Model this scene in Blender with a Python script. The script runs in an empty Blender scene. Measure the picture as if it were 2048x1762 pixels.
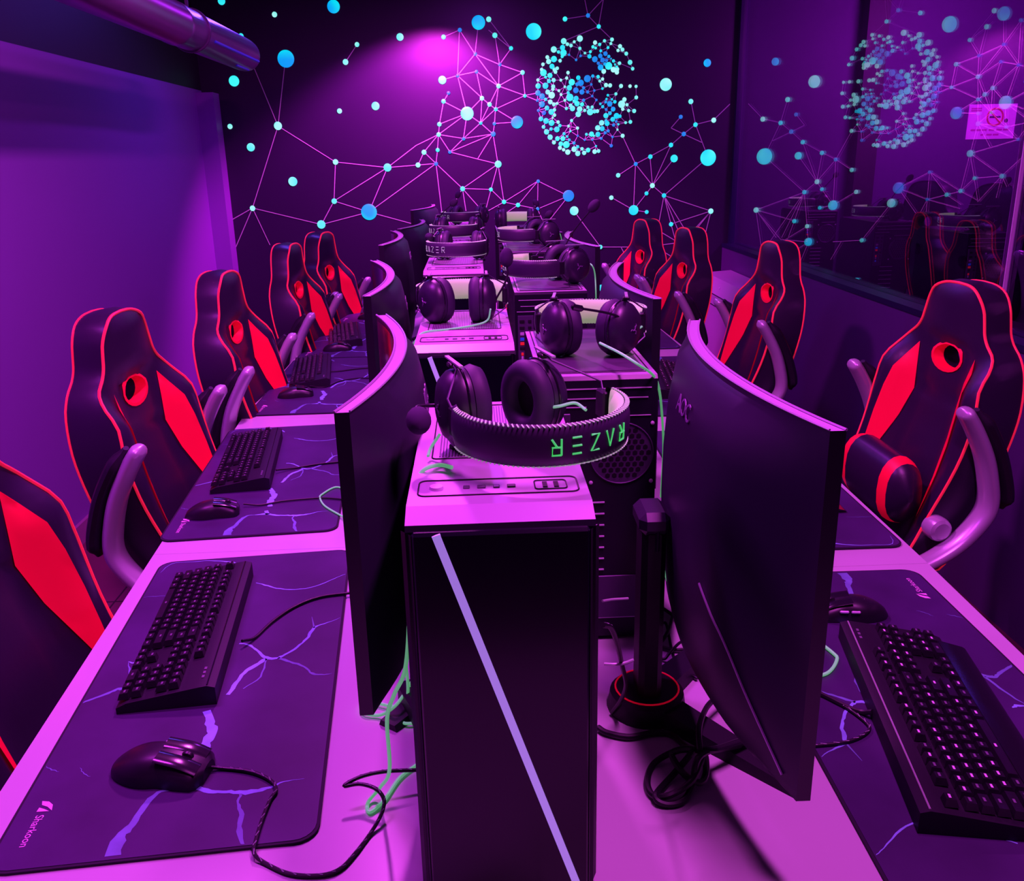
import bpy, math, random
import numpy as np
from mathutils import Vector, Matrix
from mathutils.geometry import delaunay_2d_cdt
random.seed(7)
C = bpy.context.scene.collection
PI = math.pi
# ------------------------------------------------------------------ camera
F = 1770.0
CAMZ = 1.56
def _axes():
    f = np.array([945-1024, 881-317, -F]); f /= np.linalg.norm(f)
    d = np.array([1150-1024, 881-6500, -F]); d /= np.linalg.norm(d)
    d = d - f*(d@f); d /= np.linalg.norm(d)
    return np.array([np.cross(f, -d), f, -d])
RM = _axes()
def ray(x, y): return RM@np.array([x-1024, 881-y, -F])
def onz(x, y, z):
    v = ray(x, y); t = (z-CAMZ)/v[2]; return Vector((v[0]*t, v[1]*t, z))
def ony(x, y, Y):
    v = ray(x, y); t = Y/v[1]; return Vector((v[0]*t, Y, CAMZ+v[2]*t))
def onx(x, y, X):
    v = ray(x, y); t = X/v[0]; return Vector((X, v[1]*t, CAMZ+v[2]*t))
cam = bpy.data.cameras.new('camera'); cam.sensor_width = 36; cam.lens = F/2048*36
cam.clip_start = .02
co = bpy.data.objects.new('camera', cam); C.objects.link(co)
M = Matrix([list(r) for r in RM]).to_4x4(); M.translation = (0, 0, CAMZ); co.matrix_world = M
bpy.context.scene.camera = co
vs = bpy.context.scene.view_settings
vs.view_transform = 'Standard'; vs.look = 'None'; vs.gamma = 1; vs.exposure = 0.0; vs.use_curve_mapping = False

# ------------------------------------------------------------------ materials
def mat(name, col, rough=.5, metal=0., emit=None, es=0., spec=.5, noise=None, bump=None, coat=0):
    m = bpy.data.materials.new(name); m.use_nodes = True
    n = m.node_tree.nodes; l = m.node_tree.links; b = n['Principled BSDF']
    b.inputs['Base Color'].default_value = (*col, 1); b.inputs['Roughness'].default_value = rough
    b.inputs['Metallic'].default_value = metal; b.inputs['Specular IOR Level'].default_value = spec
    b.inputs['Coat Weight'].default_value = coat
    if emit:
        b.inputs['Emission Color'].default_value = (*emit, 1); b.inputs['Emission Strength'].default_value = es
    tc = n.new('ShaderNodeTexCoord')
    if noise:
        sc, amt = noise
        t = n.new('ShaderNodeTexNoise'); t.inputs['Scale'].default_value = sc; t.inputs['Detail'].default_value = 5
        l.new(tc.outputs['Object'], t.inputs['Vector'])
        mx = n.new('ShaderNodeMix'); mx.data_type = 'RGBA'
        mx.inputs['A'].default_value = (*[c*(1-amt) for c in col], 1); mx.inputs['B'].default_value = (*[min(1, c*(1+amt)) for c in col], 1)
        l.new(t.outputs['Fac'], mx.inputs['Factor']); l.new(mx.outputs['Result'], b.inputs['Base Color'])
    if bump:
        sc, st = bump
        t = n.new('ShaderNodeTexNoise'); t.inputs['Scale'].default_value = sc; t.inputs['Detail'].default_value = 3
        l.new(tc.outputs['Object'], t.inputs['Vector'])
        bp = n.new('ShaderNodeBump'); bp.inputs['Strength'].default_value = st; bp.inputs['Distance'].default_value = .002
        l.new(t.outputs['Fac'], bp.inputs['Height']); l.new(bp.outputs['Normal'], b.inputs['Normal'])
    return m
def dotmat(name, a, b_, es):
    """fluorescent paint that glows under the black light, a soft two-tone gradient per dot print"""
    m = bpy.data.materials.new(name); m.use_nodes = True
    n = m.node_tree.nodes; l = m.node_tree.links; b = n['Principled BSDF']
    tc = n.new('ShaderNodeTexCoord'); t = n.new('ShaderNodeTexNoise'); t.inputs['Scale'].default_value = 9; t.inputs['Detail'].default_value = 0
    l.new(tc.outputs['Object'], t.inputs['Vector'])
    r = n.new('ShaderNodeMapRange'); r.inputs['From Min'].default_value = .35; r.inputs['From Max'].default_value = .65
    l.new(t.outputs['Fac'], r.inputs['Value'])
    mx = n.new('ShaderNodeMix'); mx.data_type = 'RGBA'; mx.inputs['A'].default_value = (*a, 1); mx.inputs['B'].default_value = (*b_, 1)
    l.new(r.outputs['Result'], mx.inputs['Factor'])
    l.new(mx.outputs['Result'], b.inputs['Emission Color']); b.inputs['Emission Strength'].default_value = es
    b.inputs['Base Color'].default_value = (.01, .1, .2, 1); b.inputs['Roughness'].default_value = .5
    return m
MT = dict(
    wall=mat('purple_wall_paint', (.25, .11, .42), .6, noise=(1.3, .05)),
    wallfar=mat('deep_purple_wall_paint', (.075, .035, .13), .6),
    wall_dark=mat('black_wall_paint', (.012, .010, .016), .55),  # dark walls, and the duct's shadow painted as a band on the left wall
    mural=mat('mural_black_print', (.020, .012, .038), .42, spec=.4),
    floor=mat('floor_vinyl', (.16, .035, .075), .5, noise=(6, .15)),
    joint=mat('floor_joint', (.03, .01, .02), .7),
    base=mat('baseboard_paint', (.34, .16, .30), .5),
    ceil=mat('ceiling_paint', (.03, .02, .04), .8),
    lower=mat('right_lower_wall', (.085, .035, .15), .5),
    frame=mat('dark_frame', (.012, .012, .05), .3),
    desk=mat('white_desk_laminate', (.52, .60, .54), .32, noise=(4, .02), spec=.45),
    deskleg=mat('desk_leg_metal', (.5, .48, .52), .4, metal=.6),
    legend2=mat('keycap_legend_pale', (.75, .6, .8), .3),  # key legends paled to paint glints on the key tops
    mat_top=mat('mat_cloth', (.044, .020, .088), .55, noise=(6, .6), spec=.3),
    mat_edge=mat('mat_stitched_edge', (.006, .004, .015), .8),
    vein=mat('mat_vein_print', (.22, .50, .80), .6, noise=(30, .4)),
    vein2=mat('mat_vein_faint', (.13, .26, .42), .6, noise=(30, .4)),
    matlogo=mat('mat_logo_print', (.75, .45, .70), .6),
    plastic=mat('black_plastic', (.012, .009, .018), .38, spec=.5),
    plastic_m=mat('matt_black_plastic', (.010, .008, .016), .55, spec=.35),
    gloss=mat('gloss_black_plastic', (.012, .010, .018), .18, spec=.6),
    key=mat('keycap_plastic', (.011, .009, .016), .35),
    legend=mat('keycap_legend', (.16, .14, .2), .4),
    monback=mat('monitor_shell', (.024, .018, .042), .40, spec=.4),
    monrim=mat('monitor_rim', (.42, .34, .48), .35, spec=.6),
    monfront=mat('monitor_bezel', (.012, .008, .02), .35),
    screen=mat('dark_screen', (.004, .004, .008), .12),
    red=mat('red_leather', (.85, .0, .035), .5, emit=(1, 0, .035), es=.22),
    dullred=mat('dull_red_leather', (.35, 0, .02), .5),  # far room's dimness put into the red of its chairs
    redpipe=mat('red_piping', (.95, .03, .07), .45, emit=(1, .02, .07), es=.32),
    leather=mat('black_leather', (.020, .011, .034), .36, spec=.6, bump=(60, .12)),
    silver=mat('silver_plastic', (.56, .66, .62), .30, metal=.35),
    pad=mat('black_pad', (.010, .008, .016), .5),
    case=mat('pc_case_black', (.011, .008, .020), .36, spec=.4),
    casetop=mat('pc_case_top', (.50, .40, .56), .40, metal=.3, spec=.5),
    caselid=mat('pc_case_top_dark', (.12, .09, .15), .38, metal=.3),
    casepanel=mat('pc_front_panel', (.004, .003, .011), .22, spec=.4),
    strip=mat('light_strip', (.6, .5, .85), .35, emit=(.38, .25, .85), es=.6),  # plain diffuser strip, small glow added because little light reaches it
    port=mat('port_black', (.003, .003, .006), .6),
    steel=mat('steel', (.75, .68, .82), .4, metal=.15),
    steeld=mat('dark_steel', (.10, .07, .14), .45, metal=.3),
    blue=mat('blue_port', (.02, .06, .6), .4, emit=(.02, .08, .9), es=.25),
    redport=mat('red_port', (.7, .02, .03), .4, emit=(1, .02, .03), es=.3),
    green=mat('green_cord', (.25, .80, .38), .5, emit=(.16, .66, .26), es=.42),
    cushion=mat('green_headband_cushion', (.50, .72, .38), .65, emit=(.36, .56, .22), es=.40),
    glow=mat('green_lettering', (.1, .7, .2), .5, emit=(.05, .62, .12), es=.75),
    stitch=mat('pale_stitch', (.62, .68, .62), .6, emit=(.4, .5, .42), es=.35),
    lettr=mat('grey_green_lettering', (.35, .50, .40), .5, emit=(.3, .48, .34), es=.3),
    band=mat('headband_leather', (.040, .024, .065), .46, spec=.6, bump=(80, .1)),
    cup=mat('ear_cup_plastic', (.026, .016, .044), .38, spec=.6),
    earpad=mat('ear_cushion', (.036, .022, .062), .6),
    foam=mat('mic_foam', (.035, .018, .06), .9),
    duct=mat('galvanised_duct', (.32, .20, .36), .30, metal=.75),
    glowblue=mat('duct_blue', (.05, .2, .8), .3),
    cable=mat('black_cable', (.008, .006, .012), .45),
    braid=mat('braid_fleck', (.35, .42, .42), .6),
    redcable=mat('red_cable', (.8, .03, .06), .4, emit=(1, .02, .05), es=.25),
    cabinet=mat('white_metal', (.44, .36, .50), .35, noise=(3, .05)),
    groove=mat('groove_shadow_gap', (.03, .015, .05), .7),
    pipeline=mat('mural_line_print', (.50, .85, .50), .5),
    paper=mat('sign_paper', (.85, .55, .9), .6),
    sigred=mat('sign_red', (.65, .02, .12), .6),
    sigtxt=mat('sign_text', (.55, .03, .40), .6),
    sigdark=mat('sign_dark', (.05, .02, .08), .6),
    d_c=dotmat('dot_cyan', (0, .75, 1.0), (.05, 1.0, .95), .95),
    d_p=dotmat('dot_pale', (.12, .92, .85), (.42, 1.0, .92), .95),
    d_s=dotmat('dot_sky', (.0, .36, 1.0), (.0, .80, 1.0), .9),
    d_b=dotmat('dot_blue', (.01, .22, .85), (.0, .34, 1.0), .8),
    aoc=mat('monitor_logo', (.26, .17, .34), .35),
    trimline=mat('silver_trim', (.8, .7, .9), .3, metal=.1),
    tissue=mat('pink_cloth', (.8, .5, .8), .7),
    lamp=mat('lamp_diffuser', (.8, .6, .9), .5, emit=(1, .12, 1), es=3),
)
def glassmat():
    m = bpy.data.materials.new('partition_glass'); m.use_nodes = True
    n = m.node_tree.nodes; l = m.node_tree.links; n.clear()
    o = n.new('ShaderNodeOutputMaterial'); t = n.new('ShaderNodeBsdfTransparent'); g = n.new('ShaderNodeBsdfGlossy')
    t.inputs['Color'].default_value = (.80, .66, .88, 1); g.inputs['Color'].default_value = (.9, .95, 1, 1); g.inputs['Roughness'].default_value = .0
    lw = n.new('ShaderNodeLayerWeight'); lw.inputs['Blend'].default_value = .5
    pw = n.new('ShaderNodeMath'); pw.operation = 'POWER'; pw.inputs[1].default_value = 3.6; l.new(lw.outputs['Facing'], pw.inputs[0])
    f = n.new('ShaderNodeMath'); f.operation = 'MULTIPLY_ADD'; f.inputs[1].default_value = 1.25; f.inputs[2].default_value = .05; f.use_clamp = True; l.new(pw.outputs[0], f.inputs[0])
    mx = n.new('ShaderNodeMixShader'); l.new(f.outputs[0], mx.inputs[0]); l.new(t.outputs[0], mx.inputs[1]); l.new(g.outputs[0], mx.inputs[2])
    l.new(mx.outputs[0], o.inputs[0]); return m
MT['glass'] = glassmat()

# ------------------------------------------------------------------ mesh builder
def cr(P, n=6, closed=False):
    """catmull-rom through points"""
    P = [Vector(p) for p in P]; out = []; N = len(P)
    rng = range(N if closed else N-1)
    for i in rng:
        if closed: a, b, c, d = P[(i-1) % N], P[i], P[(i+1) % N], P[(i+2) % N]
        else:
            b, c = P[i], P[i+1]; a = P[i-1] if i else b*2-c; d = P[i+2] if i+2 < N else c*2-b
        for k in range(n):
            t = k/n; out.append(.5*((2*b)+(c-a)*t+(2*a-5*b+4*c-d)*t*t+(3*b-a-3*c+d)*t**3))
    if not closed: out.append(P[-1])
    return out
class MB:
    def __init__(s): s.v = []; s.f = []; s.m = []; s.mats = []
    def mi(s, m):
        if m not in s.mats: s.mats.append(m)
        return s.mats.index(m)
    def add(s, vs_, fs, m, X=None):
        k = len(s.v); i = s.mi(m)
        s.v += [tuple(X@Vector(v)) if X else tuple(v) for v in vs_]
        s.f += [tuple(j+k for j in f) for f in fs]; s.m += [i]*len(fs); return s
    def box(s, c, d, m, X=None, bev=0):
        x, y, z = c; a, b, h = d[0]/2, d[1]/2, d[2]/2
        if bev:
            q = min(bev, a*.9, b*.9, h*.9); V = []; 
            for sx in (-1, 1):
                for sy in (-1, 1):
                    for sz in (-1, 1):
                        V += [(x+sx*a, y+sy*(b-q), z+sz*(h-q)), (x+sx*(a-q), y+sy*b, z+sz*(h-q)), (x+sx*(a-q), y+sy*(b-q), z+sz*h)]
            import itertools
            cx = Vector(c)
            idx = lambda i, j, k, t: ((i*2+j)*2+k)*3+t
            Fs = []
            for i in (0, 1): Fs.append([idx(i, 0, 0, 0), idx(i, 1, 0, 0), idx(i, 1, 1, 0), idx(i, 0, 1, 0)])
            for j in (0, 1): Fs.append([idx(0, j, 0, 1), idx(1, j, 0, 1), idx(1, j, 1, 1), idx(0, j, 1, 1)])
            for k in (0, 1): Fs.append([idx(0, 0, k, 2), idx(1, 0, k, 2), idx(1, 1, k, 2), idx(0, 1, k, 2)])
            for j in (0, 1):
                for k in (0, 1): Fs.append([idx(0, j, k, 1), idx(1, j, k, 1), idx(1, j, k, 2), idx(0, j, k, 2)])
            for i in (0, 1):
                for k in (0, 1): Fs.append([idx(i, 0, k, 0), idx(i, 1, k, 0), idx(i, 1, k, 2), idx(i, 0, k, 2)])
            for i in (0, 1):
                for j in (0, 1): Fs.append([idx(i, j, 0, 0), idx(i, j, 1, 0), idx(i, j, 1, 1), idx(i, j, 0, 1)])
            for i in (0, 1):
                for j in (0, 1):
                    for k in (0, 1): Fs.append([idx(i, j, k, 0), idx(i, j, k, 1), idx(i, j, k, 2)])
            out = []
            for f in Fs:
                p = [Vector(V[q_]) for q_ in f]; nn = (p[1]-p[0]).cross(p[2]-p[0]); ce = sum(p, Vector())/len(p)
                out.append(f if nn.dot(ce-cx) > 0 else f[::-1])
            return s.add(V, out, m, X)
        V = [(x+i*a, y+j*b, z+k*h) for i in (-1, 1) for j in (-1, 1) for k in (-1, 1)]
        return s.add(V, [(0, 1, 3, 2), (4, 6, 7, 5), (0, 4, 5, 1), (2, 3, 7, 6), (0, 2, 6, 4), (1, 5, 7, 3)], m, X)
    def prism(s, poly, z0, z1, m, X=None, ms=None):
        """poly: list of (x,y) ccw; extruded z0..z1"""
        n = len(poly); V = [(p[0], p[1], z0) for p in poly]+[(p[0], p[1], z1) for p in poly]
        s.add(V, [tuple(range(n))[::-1], tuple(range(n, 2*n))], m, X)
        return s.add(V, [(i, (i+1) % n, n+(i+1) % n, n+i) for i in range(n)], ms or m, X)
    def tube(s, P, r, m, X=None, seg=8, closed=False, flat=None, up=None):
        """flat=(a,b): elliptical section scaled along (side, up)"""
        P = [Vector(p) for p in P]; N = len(P); V = []; Fs = []
        rr = r if isinstance(r, (list, tuple)) else [r]*N
        prev = None
        for i, p in enumerate(P):
            a = P[(i-1) % N] if (closed or i) else p; b = P[(i+1) % N] if (closed or i < N-1) else p
            t = (b-a)
            if t.length < 1e-9: t = Vector((0, 0, 1))
            t.normalize()
            if up is not None: u = Vector(up)
            else: u = prev if prev is not None else (Vector((0, 0, 1)) if abs(t.z) < .9 else Vector((1, 0, 0)))
            u = u-t*u.dot(t)
            if u.length < 1e-6: u = Vector((1, 0, 0))-t*t.x
            u.normalize(); sd = t.cross(u); prev = u
            fa, fb = flat if flat else (1, 1)
            for k in range(seg):
                an = 2*PI*k/seg; V.append(p+sd*math.cos(an)*rr[i]*fa+u*math.sin(an)*rr[i]*fb)
        for i in range(N if closed else N-1):
            for k in range(seg):
                j = (i+1) % N; Fs.append((i*seg+k, i*seg+(k+1) % seg, j*seg+(k+1) % seg, j*seg+k))
        if not closed: Fs.append(tuple(range(seg))[::-1]); Fs.append(tuple((N-1)*seg+k for k in range(seg)))
        return s.add(V, Fs, m, X)
    def lathe(s, prof, m, X=None, seg=24, sc=(1, 1)):
        """prof: (r, z) list, around z"""
        V = []; Fs = []; n = len(prof)
        for k in range(seg):
            a = 2*PI*k/seg
            for r, z in prof: V.append((r*math.cos(a)*sc[0], r*math.sin(a)*sc[1], z))
        for k in range(seg):
            k2 = (k+1) % seg
            for i in range(n-1): Fs.append((k*n+i, k2*n+i, k2*n+i+1, k*n+i+1))
        return s.add(V, Fs, m, X)
    def ell(s, c, r, m, X=None, seg=16, rings=10):
        T = Matrix.Translation(c)@Matrix.Diagonal((r[0], r[1], r[2], 1))
        pr = [(max(1e-4, math.sin(PI*i/rings)), -math.cos(PI*i/rings)) for i in range(rings+1)]
        return s.lathe(pr, m, (X@T) if X else T, seg)
    def disc(s, c, r, m, nrm=(0, 0, 1), seg=20, X=None):
        q = Vector((0, 0, 1)).rotation_difference(Vector(nrm)).to_matrix().to_4x4(); T = Matrix.Translation(c)@q
        return s.add([(r*math.cos(2*PI*k/seg), r*math.sin(2*PI*k/seg), 0) for k in range(seg)], [tuple(range(seg))], m, (X@T) if X else T)
    def build(s, name, parent=None, smooth=True, ang=35, inv=None):
        me = bpy.data.meshes.new(name)
        V = [tuple(inv@Vector(v)) for v in s.v] if inv else s.v
        me.from_pydata(V, [], s.f)
        for m in s.mats: me.materials.append(m)
        me.polygons.foreach_set('material_index', s.m)
        if smooth:
            me.polygons.foreach_set('use_smooth', [True]*len(s.f)); me.set_sharp_from_angle(angle=math.radians(ang))
        me.update()
        o = bpy.data.objects.new(name, me); C.objects.link(o)
        if parent: o.parent = parent
        return o
def tag(o, label=None, cat=None, group=None, kind=None):
    if label: o['label'] = label
    if cat: o['category'] = cat
    if group: o['group'] = group
    if kind: o['kind'] = kind
    return o
def thing(name, loc, label, cat, group=None, rz=0, rot=None):
    o = bpy.data.objects.new(name, None); C.objects.link(o); o.empty_display_size = .05
    o.location = loc; o.rotation_euler = rot if rot else (0, 0, rz)
    return tag(o, label, cat, group)
def inv_of(o):
    return (Matrix.Translation(o.location)@o.rotation_euler.to_matrix().to_4x4()).inverted()
def dull(root):  # swaps red trim for darker colours, painting in the far room's dim light
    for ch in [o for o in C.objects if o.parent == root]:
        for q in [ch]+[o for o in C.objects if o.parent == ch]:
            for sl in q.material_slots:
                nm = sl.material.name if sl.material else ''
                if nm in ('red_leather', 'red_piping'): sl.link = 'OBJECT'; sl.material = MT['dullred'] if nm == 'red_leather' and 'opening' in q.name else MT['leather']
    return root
def dup(root, loc, rz=None, label=None, group=None, rot=None, skip=()):
    r = root.copy(); C.objects.link(r); r.location = loc
    if rz is not None: r.rotation_euler = (0, 0, rz)
    if rot: r.rotation_euler = rot
    if label: r['label'] = label
    if group: r['group'] = group
    for ch in [o for o in list(C.objects) if o.parent == root]:
        if ch.name.split('.')[0] in skip: continue
        c = ch.copy(); C.objects.link(c); c.parent = r
        for g in [o for o in list(C.objects) if o.parent == ch]:
            d = g.copy(); C.objects.link(d); d.parent = c
    return r
def rrect(w, h, r, n=5):
    P = []
    for cx, cy, a0 in ((w/2-r, h/2-r, 0), (-w/2+r, h/2-r, 90), (-w/2+r, -h/2+r, 180), (w/2-r, -h/2+r, 270)):
        for k in range(n+1):
            a = math.radians(a0+90*k/n); P.append((cx+r*math.cos(a), cy+r*math.sin(a)))
    return P
def text_mesh(body, size, depth=.0004):
    cu = bpy.data.curves.new('lettering', 'FONT'); cu.body = body; cu.size = size; cu.extrude = depth; cu.resolution_u = 3
    cu.align_x = 'CENTER'; cu.align_y = 'CENTER'
    o = bpy.data.objects.new('lettering', cu); C.objects.link(o)
    bpy.context.view_layer.update()
    me = bpy.data.meshes.new_from_object(o.evaluated_get(bpy.context.evaluated_depsgraph_get()))
    V = [tuple(v.co) for v in me.vertices]; Fs = [tuple(p.vertices) for p in me.polygons]
    bpy.data.objects.remove(o); bpy.data.curves.remove(cu); bpy.data.meshes.remove(me)
    return V, Fs

# ------------------------------------------------------------------ room shell
YB = 6.3; XL = -1.76; XR = 1.74; CZ = 2.72; Y0 = -1.6
def struct(name, b, **k):
    o = b.build(name, smooth=False, **k); o['kind'] = 'structure'; return o
b = MB(); b.box(((XL+5)/2, (YB+Y0)/2, -.05), (5-XL, YB-Y0+.2, .1), MT['floor'])
for y in (3.05, 3.98, 4.9, 5.8, 2.1, 1.2): b.box((-1.2, y, .0005), (1.2, .006, .001), MT['joint'])
b.box((-1.40, 3, .0006), (.006, 6.4, .001), MT['joint'])
struct('floor', b)
b = MB(); b.box(((XL+5)/2, (YB+Y0)/2, CZ+.05), (5-XL, YB-Y0+.2, .1), MT['ceil']); struct('ceiling', b)
b = MB(); b.box((XL-.05, (YB+Y0)/2, 1.01), (.1, YB-Y0, 2.02), MT['wall'])
b.box((XL-.05, (YB+Y0)/2, 2.02+(CZ-2.02)/2), (.1, YB-Y0, CZ-2.02), MT['wall_dark']); struct('wall_left', b)  # black upper band paints in the duct's shadow
b = MB(); b.box((XL+.055, YB-.13, 1.0), (.11, .02, 2.0), MT['wall']); b.box((XL+.055, YB-.06, 1.0), (.11, .12, 2.0), MT['wall'])
struct('trim_1', b)
b = MB(); b.box((XL+.008, (YB+Y0)/2, .045), (.016, YB-Y0-.25, .09), MT['base']); struct('baseboard_left', b)
b = MB(); b.box(((XL+XR)/2, YB+.05, CZ/2), (XR-XL+.16, .1, CZ), MT['mural'])
struct('wall_back', b)
b = MB(); b.box((XL+.6, Y0-.05, CZ/2), (6, .1, CZ), MT['wall_dark']); struct('wall_front', b)
# low wall under the glass on the room's other side, its cap rail, post at the corner
SZ = .93
b = MB(); b.box((XR+.05, (YB+Y0)/2, SZ/2), (.1, YB-Y0, SZ), MT['lower']); struct('wall_right', b)
b = MB(); b.box((XR+.055, (YB+Y0)/2, SZ+.012), (.12, YB-Y0, .024), MT['frame']); struct('trim_2', b)
b = MB(); b.box((XR+.055, YB-.02, (SZ+CZ)/2+.012), (.035, .04, CZ-SZ-.024), MT['frame'])
b.box((XR+.05, (YB+Y0)/2, CZ-.05), (.08, YB-Y0, .1), MT['frame']); struct('window_1', b)
b = MB()
ys = [YB-.06, 3.0, 2.93, Y0]
g1 = [(ys[0], 2.968), (2.962, ys[3])]
for a, c in g1: b.box((XR+.07, (a+c)/2, (SZ+.024+CZ-.1)/2), (.008, abs(a-c), CZ-.1-SZ-.024), MT['glass'])
struct('window_2', b)
b = MB(); b.box((XR+.062, 2.965, (SZ+.024+CZ-.1)/2), (.014, .005, CZ-.1-SZ-.024), MT['steel']); b.box((XR+.080, 3.02, (SZ+.024+CZ-.1)/2), (.012, .004, CZ-.1-SZ-.024), MT['steel']); struct('trim_3', b)
# the room beyond the glass
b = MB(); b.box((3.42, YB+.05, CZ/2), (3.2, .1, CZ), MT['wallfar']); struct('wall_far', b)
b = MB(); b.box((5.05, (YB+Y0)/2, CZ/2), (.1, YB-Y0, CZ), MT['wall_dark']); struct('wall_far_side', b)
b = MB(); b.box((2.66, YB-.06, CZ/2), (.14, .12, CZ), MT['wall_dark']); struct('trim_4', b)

# ------------------------------------------------------------------ mural
DOTS = '''443 2 7 c;667 13 12 s;549 29 5 p;482 72 5 c;571.7 117.5 16 s;468 162 10 c;714 89 4.5 p;691 124 5.5 p;800 74 7 p;887 74 4.5 p;884.6 160 8 p;897 186 3.5 b;887 202.6 4.5 p;679 222 5 p;751 212 8 p;460 253 5 p;555.8 251.7 8 p;501.6 294.5 8 p;585.6 363 9 p;671 324 5.5 p;775 335 8 p;836 330 5 p;848 304.5 5 p;878.7 248.5 4.5 p;877.3 269 4.5 p;875.3 300 4 c;872 327.5 4 b;668.4 402.4 5.5 p;505 416.6 5.5 p;642.6 449 8.5 p;738 424 16 s;919.6 60 4 b;956.8 45 13 s;977.4 38.5 5 p;1067.3 63 15 c;989.7 70.7 5 p;1022 96.6 4 c;950.5 108 3.5 b;999.6 129 3.5 b;1045 145 4.5 p;952.8 143.4 3.5 b;915.3 151.4 3.5 b;997 172 4.5 p;1049.7 191.6 3.5 c;963.8 196.5 4.5 p;979 208.8 4.5 p;991.6 218.5 4 c;934.2 227 13 p;1034 244.3 12 s;961.4 246 3.5 c;988.7 247.3 3.5 b;986.3 268 5 b;927.2 277.5 3.5 b;899.7 304 3.5 b;996.3 328.3 7 p;925.2 377.5 5 p;981.7 379 4 c;1008 403.7 4.5 c;1036 410 4.5 c;1076.3 362.5 3.5 b;1075.3 417.6 3.5 b;1137 391.7 11.5 b;1148.3 421.6 9 p;1130 38 4.5 c;1176 31 4 b;1197.5 53 4 c;1414.6 125.8 7.5 s;1331.6 169 12 p;1381.7 203 5 p;1361.5 233.7 4 b;1391 249.3 4.5 c;1427.5 240.4 5 p;1367.5 268 4.5 b;1342 290 4.5 c;1300.7 313.4 4.5 c;1348.2 317 7.5 c;1416.3 315.4 16 c;1271.5 328 4 b;1236.3 350.6 4.5 p;1304.7 371.2 5 p;1293 386.8 4 c;1328 391 4.5 c;1222.7 395.4 4.5 p;1267.2 420.3 10 c;1293.4 424 4 c;1421.6 422.3 5.5 p;1342.2 448.5 4.5 c;1315 460 4.5 p;1309.4 491.7 8.5 c;1200.8 494 4.5 p;1202.5 576 7 c'''
LINES = '''714 89 691 124;571 117 556 252;505 128 556 252;556 252 505 416;556 252 671 324;671 324 775 335;671 324 668 402;668 402 775 335;775 335 738 424;668 402 738 424;668 402 643 449;643 449 738 424;505 416 643 449;505 416 440 453;505 416 450 545;505 416 540 490;738 424 872 327;738 424 830 449;775 335 832 291;832 291 877 269;775 335 836 330;836 330 872 327;848 304 836 330;848 304 872 327;848 304 877 269;877 269 875 300;875 300 872 327;872 327 886 445;872 327 925 377;887 74 919 60;919 60 915 151;919 60 950 108;957 45 950 108;950 108 915 151;950 108 999 129;950 108 997 172;915 151 953 143;884 160 915 151;953 143 997 172;953 143 964 196;915 151 964 196;915 151 934 227;990 71 999 129;990 71 1022 97;977 38 1022 97;977 60 990 71;1022 97 999 129;999 129 997 172;999 129 1045 145;1045 145 997 172;1045 145 1050 191;997 172 1050 191;1050 191 1074 186;1050 191 1074 201;1050 191 991 218;997 172 991 218;997 172 979 209;964 196 979 209;979 209 991 218;964 196 961 246;964 196 934 227;979 209 961 246;991 218 961 246;991 218 989 247;991 218 1034 244;989 247 1034 244;989 247 986 268;961 246 986 268;961 246 934 227;934 227 927 277;934 227 887 203;887 203 897 186;887 203 879 248;879 248 877 269;879 248 934 227;877 269 934 227;877 269 927 277;877 269 900 304;927 277 900 304;927 277 961 246;986 268 927 277;986 268 900 304;900 304 955 318;955 318 996 328;955 318 986 268;986 268 996 328;996 328 925 377;996 328 982 379;996 328 1008 404;925 377 982 379;982 379 1008 404;982 379 970 425;1008 404 970 425;1008 404 1036 410;1008 404 1076 362;1036 410 1076 362;1036 410 1075 418;1076 362 1075 418;1076 362 1137 392;1075 418 1137 392;1137 392 1095 445;1036 410 1003 432;1075 418 1005 440;1075 418 1074 442;1075 418 1087 445;925 377 932 422;925 377 970 428;925 377 912 400;1130 38 1176 31;1176 31 1197 53;1176 31 1168 -8;1176 31 1212 -8;1197 53 1208 -8;1197 53 1128 82;1197 53 1224 79;1245 272 1271 328;1271 328 1236 351;1271 328 1300 313;1271 328 1305 371;1271 328 1267 420;1300 313 1342 290;1300 313 1305 371;1342 290 1305 371;1348 317 1305 371;1342 290 1367 268;1367 268 1391 249;1367 268 1342 256;1342 256 1361 234;1367 268 1404 285;1391 249 1382 203;1391 249 1427 240;1427 240 1460 208;1391 249 1416 315;1416 315 1328 391;1305 371 1293 387;1305 371 1328 391;1293 387 1267 420;1267 420 1223 395;1267 420 1293 424;1328 391 1422 422;1328 391 1315 460;1328 391 1364 480;1328 391 1395 500;1422 422 1342 448;1422 422 1375 480;1422 422 1360 490;1422 422 1395 530;1342 448 1328 391;1342 448 1356 500;1315 460 1309 492;1315 460 1360 487;1309 492 1365 484;1309 492 1370 530;1148 422 1201 494;1201 494 1260 494;1309 492 1330 560;1242 494 1260 530'''
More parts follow.
